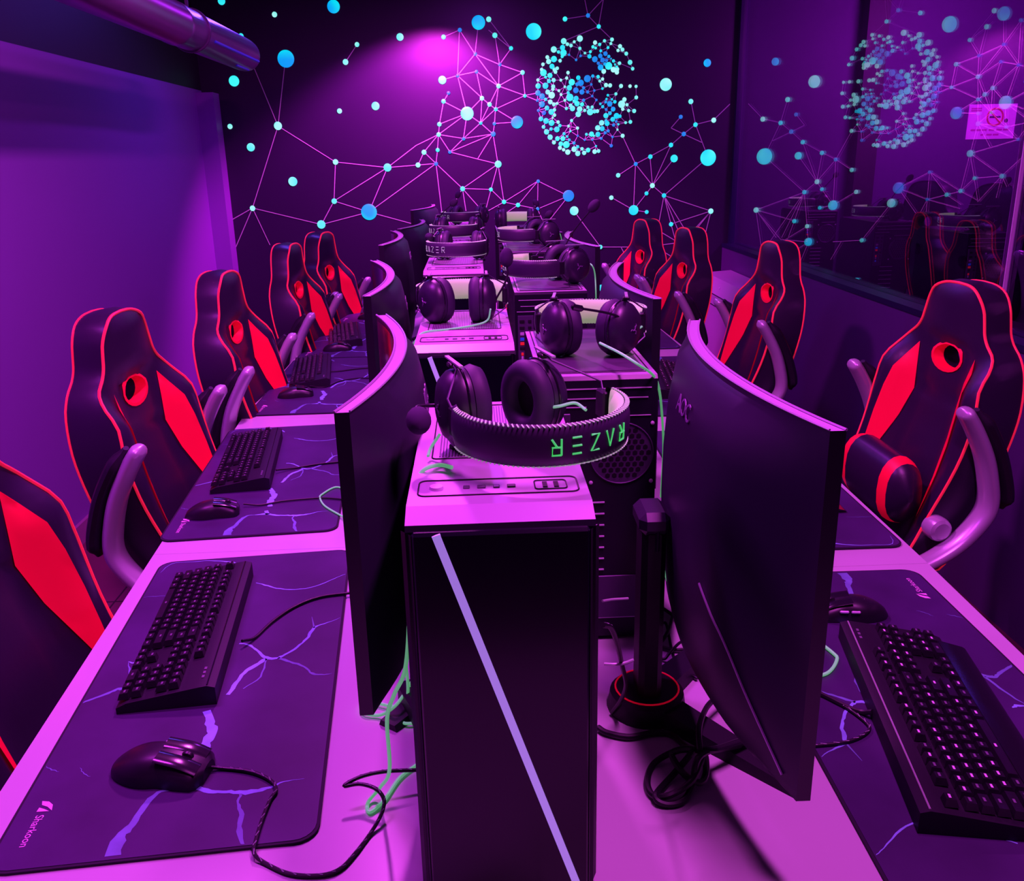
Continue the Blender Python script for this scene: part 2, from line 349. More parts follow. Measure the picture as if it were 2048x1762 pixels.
GD = '''448 182 36p;663 147 38p;588 190 18p;497 222 22p;545 240 22p;316 292 38p;432 267 32c;378 325 20c;445 335 40c;428 385 20c;663 278 20p;730 340 16p;520 362 14b;673 377 16b;613 430 16b;230 395 24p;318 420 38c;248 452 32p;400 442 22p;172 490 22p;292 517 32c;322 560 22p;362 542 22p;338 590 24p;178 600 42c;155 560 22p;265 638 32c;208 660 18c;505 600 22p;105 698 20p;252 712 26c;315 700 26p;488 672 20p;410 700 18p;108 778 34c;205 775 38c;308 785 26p;304 820 22p;463 788 16p;105 870 34s;235 858 30p;288 900 42p;384 840 18p;160 915 36s;97 970 18b;413 892 18p;208 955 20c;158 1020 38s;270 990 30p;463 968 18p;318 1022 24p;360 1010 18p;484 1077 20p;225 1070 30c;110 1103 18b;325 1095 22p;282 1122 36c;185 1135 28b;326 1165 22p;302 1200 14p;145 1215 30c;213 1242 36c;286 1268 38c;374 1258 22p;553 1237 20p;397 1305 22c;180 1322 24p;513 1310 18p;632 1338 20p;280 1350 22c;357 1355 36c;220 1388 34p;537 1378 14c;452 1412 20s;750 1420 18c;268 1458 34p;495 1450 16s;365 1477 30c;437 1477 32c;635 1440 14b;523 1495 18s;318 1528 26p;410 1547 30c;483 1557 44c;585 1535 20s;727 1495 14b;830 1492 14b;398 1600 26p;447 1625 22p;588 1617 36p;635 1585 20c;692 1613 22p;502 1657 34p;635 1675 34p;720 1667 28p;772 1630 30c;860 1650 30p;912 1643 24p;878 1577 14s;1080 1572 22b;948 1475 18b;1097 1455 16b;1232 1440 26p;1000 1400 20b;1040 1375 20b;903 1420 32s;818 1417 32c;850 1440 14c;960 1345 32s;900 1335 34p;1112 1297 20b;1175 1287 14c;1163 1358 14p;1025 1275 32s;1010 1240 20s;952 1268 34p;1147 1250 16b;1272 1265 18p;1335 1255 24p;1100 1220 30s;1150 1175 36s;1195 1180 22s;1008 1172 32c;1062 1140 24s;1105 1085 30s;1233 1085 22p;1312 1105 20p;1385 1110 26p;1013 1090 18b;967 1053 20s;1218 1020 46p;1290 1027 20p;1060 1015 34s;1128 988 22c;1255 957 28p;1413 930 24p;1090 955 14c;1017 950 14c;1007 990 18s;1142 883 20p;1035 900 16c;935 1015 16s;883 963 16b;828 912 16b;713 967 20b;767 857 20b;855 838 16b;963 812 16c;815 757 16b;1010 765 26p;1065 770 26p;1210 778 26p;1330 780 22p;1410 783 20p;927 712 18p;965 685 20p;905 655 22c;835 645 20s;763 680 44b;642 668 28s;676 735 38b;627 755 24b;555 728 40c;713 803 20b;610 835 36b;690 857 32b;523 802 34c;508 868 20c;530 930 46c;613 943 32s;588 980 22c;625 1012 34c;692 1022 26c;540 1037 24p;565 1077 34p;660 1085 36p;642 1152 36p;770 1060 20p;827 1058 20p;728 1103 20p;800 1122 42p;858 1117 24p;895 1112 24p;865 200 26p;990 177 20p;1090 160 24p;927 225 20c;1075 213 18p;837 257 20c;873 273 16c;1037 267 18c;1197 250 26p;1230 293 24p;1170 305 20p;803 322 18c;940 310 18s;1280 347 24p;790 383 26s;935 378 28b;1003 348 28b;1048 385 20s;1078 413 10s;862 422 36b;965 433 30b;1017 437 20b;1110 445 20c;908 475 20b;995 485 20s;1045 510 46c;1130 490 12c;1190 475 22p;1330 463 30p;1152 525 18c;938 530 36s;1108 560 34p;1158 555 28p;1155 595 28p;980 583 30p;1365 548 22p'''
SC = 1.0/F*5.95      # metres on the wall per pixel
YM = YB-.003
mural = thing('wall_mural', (0, YB, 0), 'glowing cyan dot and line network mural covering the black end wall', 'mural')
mi_ = inv_of(mural)
bl = MB(); bd = MB(); bg = MB(); bgl = MB()
def seg(b, p, q, w, m, y):
    d = (q-p); d.normalize(); n = Vector((d.z, 0, -d.x))*w/2
    b.add([(p-n), (q-n), (q+n), (p+n)], [(0, 1, 2, 3)], m)
for s in LINES.split(';'):
    a = list(map(float, s.split())); seg(bl, ony(a[0], a[1], YM), ony(a[2], a[3], YM), .0052, MT['pipeline'], YM)
def dot(b, p, r, k, y):
    b.lathe([(1e-4, .0045), (r*.7, .004), (r*.93, .0025), (r, 0)], MT['d_'+k], Matrix.Translation(p)@Matrix.Rotation(PI/2, 4, 'X'), 16 if r < .03 else 28)
for s in DOTS.split(';'):
    a = s.split(); dot(bd, ony(float(a[0]), float(a[1]), YM), float(a[2])*SC, a[3], YM)
G = []
for s in GD.split(';'):
    a = s.split(); x = 1060+float(a[0])/6.648; y = 55+float(a[1])/6.648; G.append((x, y, float(a[2][:-1])/6.648, a[2][-1]))
for x, y, r, k in G: dot(bg, ony(x, y, YM), r*SC*1.02, k, YM)
done = set()
for i, p in enumerate(G):
    near = sorted((math.hypot(p[0]-q[0], p[1]-q[1]), j) for j, q in enumerate(G) if j != i)
    c = 0
    for d, j in near[:14]:
        if d > 34 or d < 7: continue
        if c >= (4 if p[2] < 3.3 else 2): break
        c += 1
        if (j, i) in done: continue
        done.add((i, j)); seg(bgl, ony(p[0], p[1], YM+.001), ony(G[j][0], G[j][1], YM+.001), .0042, MT['pipeline'], YM)
bl.build('network_lines', mural, smooth=False, inv=mi_); bd.build('dot_pattern', mural, inv=mi_)
bg.build('letter_emblem', mural, inv=mi_); bgl.build('emblem_lines', mural, smooth=False, inv=mi_)

# ------------------------------------------------------------------ desks
DT = .75
LE = [(-.62, .25), (-.725, 1.80), (-.797, 2.86), (-.80, 3.80), (-.745, 4.66), (-.70, 5.5)]
RE = [(.855, .25), (.905, 1.615), (.925, 2.66), (.905, 3.72), (.875, 4.70), (.85, 5.5)]
SX = .05
ordn = ['first', 'second', 'third', 'fourth', 'fifth', 'sixth']
for side, E_ in ((-1, LE), (1, RE)):
    for i in range(5):
        (x0, y0), (x1, y1) = E_[i], E_[i+1]; g = .0004
        poly = [(x0, y0+g), (SX-g, y0+g), (SX-g, y1-g), (x1, y1-g)] if side < 0 else [(SX+g, y0+g), (x0, y0+g), (x1, y1-g), (SX+g, y1-g)]
        cx = sum(p[0] for p in poly)/4; cy = (y0+y1)/2
        wn = 'purple wall' if side < 0 else 'glass partition'
        t = thing('gaming_desk', (cx, cy, 0), f'white laminate desk on the {wn} side, {ordn[i]} from the camera end', 'desk', 'white desks of the two rows')
        iv = inv_of(t)
        MB().prism(poly, DT-.028, DT, MT['desk']).build('desktop', t, inv=iv, ang=20)
        for px in (min(p[0] for p in poly)+.12 if side < 0 else SX+.08, SX-.08 if side < 0 else max(p[0] for p in poly)-.12):
            for py in (y0+.08, y1-.08):
                MB().box((px, py, (DT-.028)/2), (.05, .05, DT-.028), MT['deskleg'], bev=.004).build('leg', t, inv=iv)

# ------------------------------------------------------------------ desk mats
VE = [([(800,210),(860,165),(960,155),(1050,150),(1140,155),(1180,165),(1215,190)], [1,3,3,5,9,12,8], 0),
 ([(1280,260),(1340,275),(1400,290),(1500,292),(1600,270),(1690,230),(1735,215)], [3,9,6,5,5,3,1], 0),
 ([(1700,435),(1620,465),(1570,485),(1540,530),(1500,570),(1440,610),(1390,635),(1330,635),(1290,600),(1240,570),(1195,565)], [2,6,12,10,8,9,14,18,10,8,7], 0),
 ([(1330,640),(1280,670),(1220,710),(1180,760),(1140,820)], [16,14,16,14,12], 0),
 ([(1390,635),(1450,655),(1520,680),(1560,715),(1620,718),(1660,712)], [12,9,7,9,5,1], 1),
 ([(410,860),(480,835),(560,805),(600,790),(650,800)], [8,10,12,14,14], 1),
 ([(640,655),(680,662),(720,650)], [2,14,4], 0), ([(1560,430),(1570,485)], [1,6], 1),
 ([(1035,900),(1050,960),(1060,1010),(1030,1060),(1010,1120),(1010,1165)], [24,28,34,30,28,22], 0),
 ([(560,1625),(600,1530),(660,1470),(720,1380),(790,1310),(860,1295)], [40,30,24,20,12,6], 1),
 ([(860,1295),(960,1280),(1050,1305),(1130,1305),(1210,1308),(1290,1300),(1370,1275),(1420,1255),(1520,1240)], [6,22,12,12,16,14,8,4,1], 0),
 ([(1205,1315),(1190,1360),(1205,1420),(1195,1500),(1215,1585)], [10,6,12,14,6], 1),
 ([(965,1230),(975,1290)], [22,22], 0), ([(215,1170),(260,1195),(295,1205)], [2,4,1], 1), ([(400,1185),(420,1215),(450,1230)], [1,3,1], 1),
 ([(690,335),(780,328),(870,325)], [1,3,1], 1), ([(640,660),(650,720),(640,790)], [2,8,12], 1), ([(1215,790),(1300,730),(1330,640)], [3,5,6], 1)]
mc = Vector((-.456, 1.330, DT)); ma = math.radians(4.7)
MI = (Matrix.Translation(mc)@Matrix.Rotation(ma, 4, 'Z')).inverted()
def to_mat(p): return MI@onz(p[0]/2.4976, 1062+p[1]/2.4976, DT+.004)
def make_mat(name, W=.40, L=.875):
    b = MB(); b.prism(rrect(W, L, .03), 0, .0035, MT['mat_edge'])
    b.prism(rrect(W-.008, L-.008, .027), .0033, .0042, MT['mat_top'])
    for P, w, k in VE:
        Q = [to_mat(p) for p in P]; Z = []
        for q in Q: Z.append(Vector((q.x, q.y, 0)))
        n = len(Z); S = cr(Z, 4) if n > 2 else Z; WW = []
        for i in range(len(S)):
            t = i/(len(S)-1)*(n-1); a = int(min(t, n-2)); WW.append((w[a]*(1-(t-a))+w[a+1]*(t-a))*.00042*(.75+.5*random.random()))
        V = []
        for i, p in enumerate(S):
            d = (S[min(i+1, len(S)-1)]-S[max(i-1, 0)]).normalized(); nn = Vector((-d.y, d.x, 0))
            j = nn*(random.random()-.5)*.002
            for sgn in (-1, 1):
                q = p+nn*sgn*WW[i]*.6+j
                q.x = max(-W/2+.006, min(W/2-.006, q.x)); q.y = max(-L/2+.006, min(L/2-.006, q.y)); q.z = .0045; V.append(q)
        b.add(V, [(2*i, 2*i+1, 2*i+3, 2*i+2) for i in range(len(S)-1)], MT['vein2' if k else 'vein'])
    # printed name and fin-shaped mark, upright for the player
    V, Fs = text_mesh('Sharkoon', .030)
    ta = to_mat((198, 1424)); tb = to_mat((116, 1582)); tw = max(v[0] for v in V)-min(v[0] for v in V); k = (ta-tb).length/tw
    X = Matrix.Translation(((ta.x+tb.x)/2, (ta.y+tb.y)/2, .0048))@Matrix.Rotation(-PI/2, 4, 'Z')@Matrix.Scale(k, 4)
    V = [(v[0], v[1], 0) for v in V]; b.add(V, Fs, MT['matlogo'], X)
    lg = to_mat((228, 1378)); X2 = Matrix.Translation((lg.x, lg.y, .0048))@Matrix.Rotation(-PI/2, 4, 'Z')@Matrix.Scale(.8, 4)
    b.add([(-.014, -.010, 0), (-.004, -.007, 0), (.002, .004, 0), (.012, .014, 0), (-.002, .011, 0), (-.011, .002, 0)], [(0, 1, 2, 3, 4, 5)], MT['matlogo'], X2)
    b.add([(.002, -.009, 0), (.012, -.010, 0), (.013, .010, 0), (.007, .001, 0)], [(0, 1, 2, 3)], MT['matlogo'], X2)
    return b
MATS = {}
L_M = [((-.456, 1.330), 4.7), ((-.570, 2.312), 4.2), ((-.590, 3.330), 0.5), ((-.580, 4.215), -1.5), ((-.53, 5.08), -2)]
R_M = [((.655, 1.150), 179), ((.700, 2.13), 179.5), ((.70, 3.17), 180), ((.68, 4.20), 181), ((.65, 5.1), 181)]
m0 = None
for side, LL in (('L', L_M), ('R', R_M)):
    for i, ((x, y), a) in enumerate(LL):
        wn = 'purple wall' if side == 'L' else 'glass partition'
        o = make_mat('desk_mat').build('desk_mat', smooth=False) if m0 is None else m0.copy()
        if m0 is None: m0 = o
        else: C.objects.link(o)
        o.location = (x, y, DT+.0003); o.rotation_euler = (0, 0, math.radians(a))
        tag(o, f'dark marbled lightning desk mat on the {ordn[i]} desk by the {wn}', 'desk mat', 'marbled desk mats'); MATS[side+str(i)] = o
MZ = DT+.0048

# ------------------------------------------------------------------ keyboards (local: y runs along the length, player at -x)
def make_keyboard(loc, rz, label, W=.150, L=.455, rest=False):
    t = thing('gaming_keyboard', loc, label, 'keyboard', 'black gaming keyboards', rz)
    b = MB()
    prof = [(-W/2, 0), (W/2, 0), (W/2, .030), (W/2-.012, .034), (W/2-.030, .032), (-W/2+.016, .017), (-W/2, .010)]
    X = Matrix(((1, 0, 0, 0), (0, 0, 1, -L/2), (0, 1, 0, 0), (0, 0, 0, 1)))
    b.prism(prof, 0, L, MT['plastic_m'], X)
    b.tube([(W/2-.012, -L/2+.003, .0345), (W/2-.012, L/2-.003, .0345)], .0012, MT['silver'] if rest else MT['gloss'], seg=5)
    b.build('case', t, ang=25)
    if rest:
        b = MB(); b.prism([(-W/2-.035, .003), (-W/2+.004, .003), (-W/2+.010, .016), (-W/2-.030, .006)], .02, L-.02, MT['silver'] if 0 else MT['gloss'], X); b.build('wrist_bar', t)
    k = MB(); sl = math.atan2(.015, W-.046)
    rows = [(['1']+['g']+['1']*4+['h']+['1']*4+['h']+['1']*4+['q']+['1']*3, W/2-.040),
            (['1']*13+['2']+['q']+['1']*3+['q']+['1']*4, W/2-.064), (['1.5']+['1']*12+['1.5']+['q']+['1']*3+['q']+['1']*4, W/2-.083),
            (['1.75']+['1']*11+['2.25']+['q', 'G', 'q']+['1']*3, W/2-.102), (['2.25']+['1']*10+['2.75']+['q', 'g', '1', 'g', 'q']+['1']*4, W/2-.121),
            (['1.25']*3+['6.25']+['1.25']*4+['q']+['1']*3+['q']+['2', '1', '1'], W/2-.140)]
    U = .0190; gapw = {'g': 1, 'h': .5, 'q': .25, 'G': 3}
    sc = (L-.016)/(22.6*U)
    for row, x in rows:
        y = L/2-.010
        for c in row:
            if c in gapw: y -= gapw[c]*U*sc; continue
            w = float(c)*U*sc; yc = y-w/2; y -= w
            zt = .017+(x+W/2-.016)*math.tan(sl)+.011; hx = .0075; hy = w/2-.0022
            zb = zt-.009
            V = [(x-hx-.001, yc-hy-.001, zb), (x+hx+.001, yc-hy-.001, zb), (x+hx+.001, yc+hy+.001, zb), (x-hx-.001, yc+hy+.001, zb),
                 (x-hx+.002, yc-hy+.002, zt), (x+hx-.001, yc-hy+.002, zt+.001), (x+hx-.001, yc+hy-.002, zt+.001), (x-hx+.002, yc+hy-.002, zt)]
            k.add(V, [(4, 5, 6, 7), (0, 1, 5, 4), (1, 2, 6, 5), (2, 3, 7, 6), (3, 0, 4, 7)], MT['key'])
            ly = min(.0035, hy*.5)
            k.add([(x+.000, yc-ly, zt+.0013), (x+.003, yc-ly, zt+.0015), (x+.003, yc+ly, zt+.0015), (x, yc+ly, zt+.0013)], [(0, 1, 2, 3)], MT['legend2' if rest and random.random() < .4 else 'legend'])  # some legends get the pale colour as painted glints
    k.build('keycaps', t, smooth=False)
    d = MB()
    for i in range(3): d.box((W/2-.022, -L/2+.03+i*.012, .0335), (.004, .007, .001), MT['legend'])
    d.build('indicator_lights', t, smooth=False)
    return t
kb = {}
kbL = [((-.527, 1.432), 6.2, 'on the first mat by the purple wall, cable running under the first screen'),
       ((-.655, 2.385), 7.5, 'on the second mat by the purple wall, above the round mouse'),
       ((-.668, 3.470), 8, 'on the third mat by the purple wall, hanging near the desk edge'),
       ((-.640, 4.23), 9, 'on the fourth mat by the purple wall'), ((-.58, 5.05), 4, 'on the fifth mat by the purple wall')]
k0 = make_keyboard((kbL[0][0][0], kbL[0][0][1], MZ), math.radians(kbL[0][1]), 'black keyboard on the first mat by the purple wall, above the big smooth mouse'); kb['L0'] = k0
for i in range(1, 5):
    (x, y), a, lb = kbL[i]; kb[f'L{i}'] = dup(k0, (x, y, MZ), math.radians(a), 'black gaming keyboard '+lb)
kr = make_keyboard((.645, 1.088, MZ), math.radians(169.5), 'black keyboard with pale shining key rows on the first mat by the glass partition', W=.165, L=.47, rest=True); kb['R0'] = kr
for i, ((x, y), a) in enumerate([((.735, 2.10), 178), ((.715, 3.16), 174), ((.70, 4.2), 178)]):
    kb[f'R{i+1}'] = dup(kr, (x, y, MZ), math.radians(a), f'black gaming keyboard on the {ordn[i+1]} mat by the glass partition')

# ------------------------------------------------------------------ mice (local: nose at +x)
def make_mouse(loc, rz, label):
    t = thing('gaming_mouse', loc, label, 'mouse', 'black gaming mice', rz)
    N = 22; R = 12; V = []; Fs = []
    for i in range(N+1):
        s = i/N; x = -.063+.126*s
        w = .034*(math.sin(PI*min(1, s*1.02+.0))**.45 if s < .5 else 1)*(1-.10*math.exp(-((s-.58)/.13)**2))
        if s > .9: w *= math.sqrt(max(.0, 1-((s-.9)/.115)**2))
        if s <= .02: w = .004
        h = .040*math.sin(PI*min(.999, (s*.86+.02)))**.62*(1-.22*s) if s > .01 else .004
        for k in range(R+1):
            a = PI*k/R; V.append((x, -w*math.copysign(abs(math.cos(a))**.75, math.cos(a)), max(.0, h*math.sin(a)**.72)))
    for i in range(N):
        for k in range(R): a = i*(R+1)+k; Fs.append((a, a+R+1, a+R+2, a+1))
    b = MB(); b.add(V, [f[::-1] for f in Fs], MT['plastic']); b.add([V[k] for k in range(R+1)], [tuple(range(R+1))], MT['plastic'])
    b.add([V[N*(R+1)+k] for k in range(R+1)], [tuple(range(R+1))], MT['plastic']); b.build('shell', t, ang=50)
    for sg in (-1, 1):
        P = [(.006, sg*.0135, .0350), (.035, sg*.0145, .0285), (.057, sg*.0145, .0185)]
        MB().tube(cr(P, 4), [.0118]*9, MT['gloss'], flat=(1, .20), up=(0, 0, 1), seg=10).build('button', t)
    MB().lathe([(1e-4, -.003), (.007, -.003), (.008, 0), (.007, .003), (1e-4, .003)], MT['plastic'], Matrix.Translation((.038, 0, .026))@Matrix.Rotation(PI/2, 4, 'X'), 14).build('scroll_wheel', t)
    for dx in (0, .02): MB().box((.002+dx, .0315, .021), (.016, .004, .005), MT['steel'], bev=.0015).build('side_button', t)
    return t
mL = [((-.462, 1.055), -8, 'big smooth black mouse with braided cord on the first mat by the purple wall'), ((-.655, 2.010), 12, 'black mouse beside the printed name on the second mat by the purple wall'),
      ((-.668, 3.130), 16, 'black mouse on the third mat by the purple wall'), ((-.635, 3.935), 12, 'black mouse on the fourth mat by the purple wall'), ((-.58, 4.75), 8, 'black mouse on the fifth mat by the purple wall')]
mm0 = make_mouse((mL[0][0][0], mL[0][0][1], MZ), math.radians(mL[0][1]), mL[0][2]); mice = {'L0': mm0}
for i in range(1, 5): mice[f'L{i}'] = dup(mm0, (mL[i][0][0], mL[i][0][1], MZ), math.radians(mL[i][1]), mL[i][2])
mR = [((.662, 1.412), 172, 'black mouse with pink glints on the first mat by the glass partition'), ((.66, 2.42), 176, 'black mouse on the second mat by the glass partition'), ((.66, 3.44), 176, 'black mouse on the third mat by the glass partition')]
for i, ((x, y), a, lb) in enumerate(mR): mice[f'R{i}'] = dup(mm0, (x, y, MZ), math.radians(a), lb)
mm0.scale = (1.12, 1.12, 1.08)

# ------------------------------------------------------------------ cables helper: braided or plain, in world points
def cord(P, r, m, parent=None, name='cable', fleck=None, n=7, inv=None):
    S = cr(P, n); b = MB(); b.tube(S, r, m, seg=8)
    if fleck:
        acc = 0
        for i in range(1, len(S)-1):
            acc += (S[i]-S[i-1]).length
            if acc > .013:
                acc = 0; d = (S[i+1]-S[i-1]).normalized(); sd = d.cross(Vector((0, 0, 1))).normalized()
                c = S[i]+Vector((0, 0, r*.85)); b.tube([c-d*.004-sd*r*.5, c+d*.004+sd*r*.5], r*.3, fleck, seg=4)
    return b.build(name, parent, inv=inv)
def pz(x, y, z=None): return onz(x, y, z if z is not None else DT+.004)
def pzs(L, z): return [onz(x, y, z) for x, y in L]
z1 = MZ+.003
cord([onz(398, 1532, MZ+.010)]+pzs([(440, 1536), (500, 1543), (540, 1560), (552, 1580)], z1)+pzs([(540, 1600), (524, 1640), (512, 1680), (508, 1706)], z1)+pzs([(530, 1726), (580, 1748), (640, 1751), (680, 1738), (712, 1705), (740, 1668)], DT+.003)+[onz(762, 1630, DT+.012), onz(768, 1600, DT+.022), onz(752, 1578, DT+.030), onz(720, 1568, DT+.030), onz(688, 1572, DT+.03), onz(720, 1554, DT+.035), onz(770, 1543, DT+.035), onz(838, 1540, DT+.03)],
     .0026, MT['cable'], mm0, 'braided_cord', MT['braid'], inv=(Matrix.Translation(mm0.location)@mm0.rotation_euler.to_matrix().to_4x4()@Matrix.Diagonal((1.12, 1.12, 1.08, 1))).inverted())
cord([onz(484, 1282, MZ+.012)]+pzs([(510, 1275), (545, 1243), (590, 1213), (640, 1194), (700, 1186), (740, 1182)], z1), .0028, MT['cable'], k0, 'cable', inv=inv_of(k0))
cord([onz(552, 940, MZ+.010)]+pzs([(590, 936), (640, 928), (700, 922)], z1), .0026, MT['cable'], kb['L1'], 'cable', inv=inv_of(kb['L1']))
cord([onz(487, 1008, MZ+.008)]+pzs([(520, 1010), (560, 1003), (610, 998), (650, 996), (700, 1000)], z1), .0022, MT['cable'], mice['L1'], 'braided_cord', inv=inv_of(mice['L1']))
cord([onz(620, 772, MZ+.008)]+pzs([(650, 774), (680, 762), (720, 756), (760, 758)], z1), .0022, MT['cable'], mice['L2'], 'braided_cord', inv=inv_of(mice['L2']))
cord([onz(640, 744, MZ+.008)]+pzs([(680, 742), (720, 737), (760, 735)], z1), .0026, MT['cable'], kb['L2'], 'cable', inv=inv_of(kb['L2']))
cord([onz(1745, 1424, MZ+.012)]+pzs([(1722, 1424), (1690, 1412), (1650, 1392), (1600, 1370)], z1), .0040, MT['cable'], kr, 'cable', inv=inv_of(kr))
cord([onz(1650, 1235, MZ+.008), onz(1640, 1250, z1), onz(1600, 1290, z1), onz(1590, 1340, z1), onz(1640, 1384, z1), onz(1700, 1420, z1), onz(1733, 1446, z1), onz(1738, 1460, z1), onz(1716, 1476, z1), onz(1680, 1486, z1), onz(1620, 1492, z1)], .0024, MT['cable'], mice['R0'], 'braided_cord', MT['braid'], inv=inv_of(mice['R0']))
t = cord([onz(700, 982, MZ+.004), onz(672, 974, z1), onz(645, 988, z1), onz(640, 996, z1), onz(650, 1012, z1), onz(680, 1030, z1), onz(702, 1042, z1)], .0022, MT['green'], None, 'headset_cord'); tag(t, 'loop of pale green cord lying on the second mat by the purple wall', 'cord')
t = cord([onz(1600, 1260, z1), onz(1640, 1286, z1), onz(1668, 1308, z1), onz(1674, 1318, z1), onz(1664, 1338, z1), onz(1645, 1350, z1), onz(1600, 1356, z1)], .0028, MT['green'], None, 'headset_cord'); tag(t, 'green cord bend poking out past the first screen by the glass partition', 'cord')

# ------------------------------------------------------------------ monitors (local: screen faces -x, back +x, origin at stand foot centre)
PW = .61
def make_monitor(loc, rz, label, top=.55, H=.37, off=.13, roll=0., sag=.046, dy=0.):
    t = thing('curved_monitor', loc, label, 'monitor', 'curved monitors', rz)
    R = Matrix.Translation((-off, dy, top-H/2))@Matrix.Rotation(roll, 4, 'X')
    n = 26; hs = [0, .008, .03, .10, .22, .34, .45, .62, .80, .94, .985, 1]
    def fx(y): return -(y/(PW/2))**2*sag
    def th(y, s):
        e = 1-abs(y)/(PW/2); base = .012
        return base+.034*min(1, e*2.2)**.8*math.sin(PI*min(1, max(0, s*1.02)))**.35 if 0 < s < 1 else base
    V = []; Fs = []
    for i in range(n+1):
        y = -PW/2+PW*i/n
        for s in hs: V.append((fx(y)+th(y, s), y, -H/2+H*s))
    m = len(hs)
    for i in range(n):
        for j in range(m-1): a = i*m+j; Fs.append((a, a+m, a+m+1, a+1))
    b = MB(); b.add(V, Fs, MT['monback'], R)
    # rim ring (top, bottom, sides)
    for s, zz in ((0, -H/2), (1, H/2)):
        V = []; 
        for i in range(n+1):
            y = -PW/2+PW*i/n; V += [(fx(y)-.004, y, zz), (fx(y)+.012, y, zz)]
        F2 = [(2*i, 2*i+2, 2*i+3, 2*i+1) for i in range(n)]
        b.add(V, F2 if s == 0 else [f[::-1] for f in F2], MT['monrim'], R)
    for y in (-PW/2, PW/2):
        b.add([(fx(y)-.004, y, -H/2), (fx(y)+.012, y, -H/2), (fx(y)+.012, y, H/2), (fx(y)-.004, y, H/2)], [(0, 1, 2, 3)], MT['monfront'], R)
    b.build('back_shell', t, ang=40)
    b = MB()
    Pt = [(fx(-PW/2+PW*i/n)+.0125, -PW/2+PW*i/n, H/2+.0012) for i in range(n+1)]
    b.tube(Pt, .0013, MT['silver'], R, seg=5)
    b.tube([(p[0]-.0165, p[1], H/2+.0008) for p in Pt], .0016, MT['monrim'], R, seg=5)
    b.build('top_trim', t)
    b = MB(); V = []
    for i in range(n+1):
        y = -PW/2+PW*i/n; V += [(fx(y)-.004, y, -H/2), (fx(y)-.004, y, H/2)]
    b.add(V, [(2*i, 2*i+1, 2*i+3, 2*i+2) for i in range(n)], MT['monfront'], R)
    V = []
    for i in range(n+1):
        y = (-PW/2+.009)+(PW-.018)*i/n; V += [(fx(y)-.0045, y, -H/2+.020), (fx(y)-.0045, y, H/2-.008)]
    b.add(V, [(2*i, 2*i+1, 2*i+3, 2*i+2) for i in range(n)], MT['screen'], R); b.build('screen', t, ang=60)
    b = MB()
    for q in [[(.285, -H/2+.020), (.23, -H/2+.084), (.18, -H/2+.142), (.122, -H/2+.178)]]:
        Q = cr([(y, z, 0) for y, z in q], 6)
        b.tube([(fx(p.x)+th(p.x, (p.y+H/2)/H)+.0012, p.x, p.y) for p in Q], .0015, MT['trimline'], R, seg=5)
    b.build('accent_strip', t)
    V, Fs = text_mesh('AOC', .034, .0006)
    X = R@Matrix.Translation((.0375, -.012, H/2-.064))@Matrix.Rotation(math.radians(-9), 4, 'Y')@Matrix(((0, 0, 1, 0), (1, 0, 0, 0), (0, 1, 0, 0), (0, 0, 0, 1)))
    MB().add(V, Fs, MT['aoc'], X).build('logo', t, smooth=False)
    # stand
    hz = .298
    b = MB(); b.box((0, 0, hz/2+.01), (.035, .060, hz-.0), MT['plastic_m'], bev=.008); b.box((.0, 0, hz+.018), (.046, .075, .034), MT['monback'], bev=.010)
    b.box((-off/2+.03, 0, hz), (off-.06, .07, .05), MT['monback'], bev=.012); b.build('stand_column', t)
    b = MB()
    for sg in (-1, 1):
        X = Matrix.Rotation(sg*math.radians(50), 4, 'Z')
        b.add([(.03, -.030, 0), (.03, .030, 0), (-.27, .018, 0), (-.27, -.018, 0), (.03, -.024, .030), (.03, .024, .030), (-.27, .014, .010), (-.27, -.014, .010)],
              [(0, 1, 2, 3), (4, 7, 6, 5), (0, 4, 5, 1), (1, 5, 6, 2), (2, 6, 7, 3), (3, 7, 4, 0)], MT['plastic_m'], X)
    b.lathe([(1e-4, .034), (.048, .034), (.056, .028), (.060, 0)], MT['plastic_m'], Matrix.Translation((0, 0, 0)), 28)
    b.build('stand_base', t, ang=30)
    MB().tube([(.048*math.cos(2*PI*k/32), .048*math.sin(2*PI*k/32), .0345) for k in range(32)], .0014, MT['red'], seg=5, closed=True).build('red_ring', t)
    return t
def place_mon(near, far, label, side, **k):
    """near/far: world xy of the panel's top corners; z: top height"""
    n = Vector(near); f = Vector(far); d = (f-n); d.z = 0; d.normalize(); mid = n+d*PW/2
    a = math.atan2(d.y, d.x)-PI/2
    sag = .046
    # local frame: screen faces -x; for side L back faces +X => rz=a ; for side R back faces -X => rz=a+pi
    rz = a if side == 'L' else a+PI
    nrm = Vector((math.cos(rz), math.sin(rz), 0)); off = k.get('off', .13)
    loc = mid+nrm*(off+sag)-d*k.get('dy', 0)*(1 if side == 'L' else -1); loc.z = DT
    return make_monitor(loc, rz, label, **k)
mons = {}
mons['L0'] = place_mon((-.150, .90, 0), (-.168, 1.50, 0), 'curved monitor with bright pink top rim, first on the purple wall side', 'L', top=1.309-DT, dy=-.14)
mons['L1'] = place_mon((-.226, 1.80, 0), (-.277, 2.42, 0), 'curved monitor seen edge-on, second on the purple wall side', 'L', top=1.303-DT, roll=.010, dy=-.06)
mons['L2'] = place_mon((-.310, 2.95, 0), (-.325, 3.56, 0), 'curved monitor, third on the purple wall side', 'L', top=1.297-DT, dy=-.07)
mons['L3'] = place_mon((-.33, 3.95, 0), (-.27, 4.56, 0), 'bluish lit curved monitor, fourth on the purple wall side', 'L', top=1.275-DT, dy=-.08)
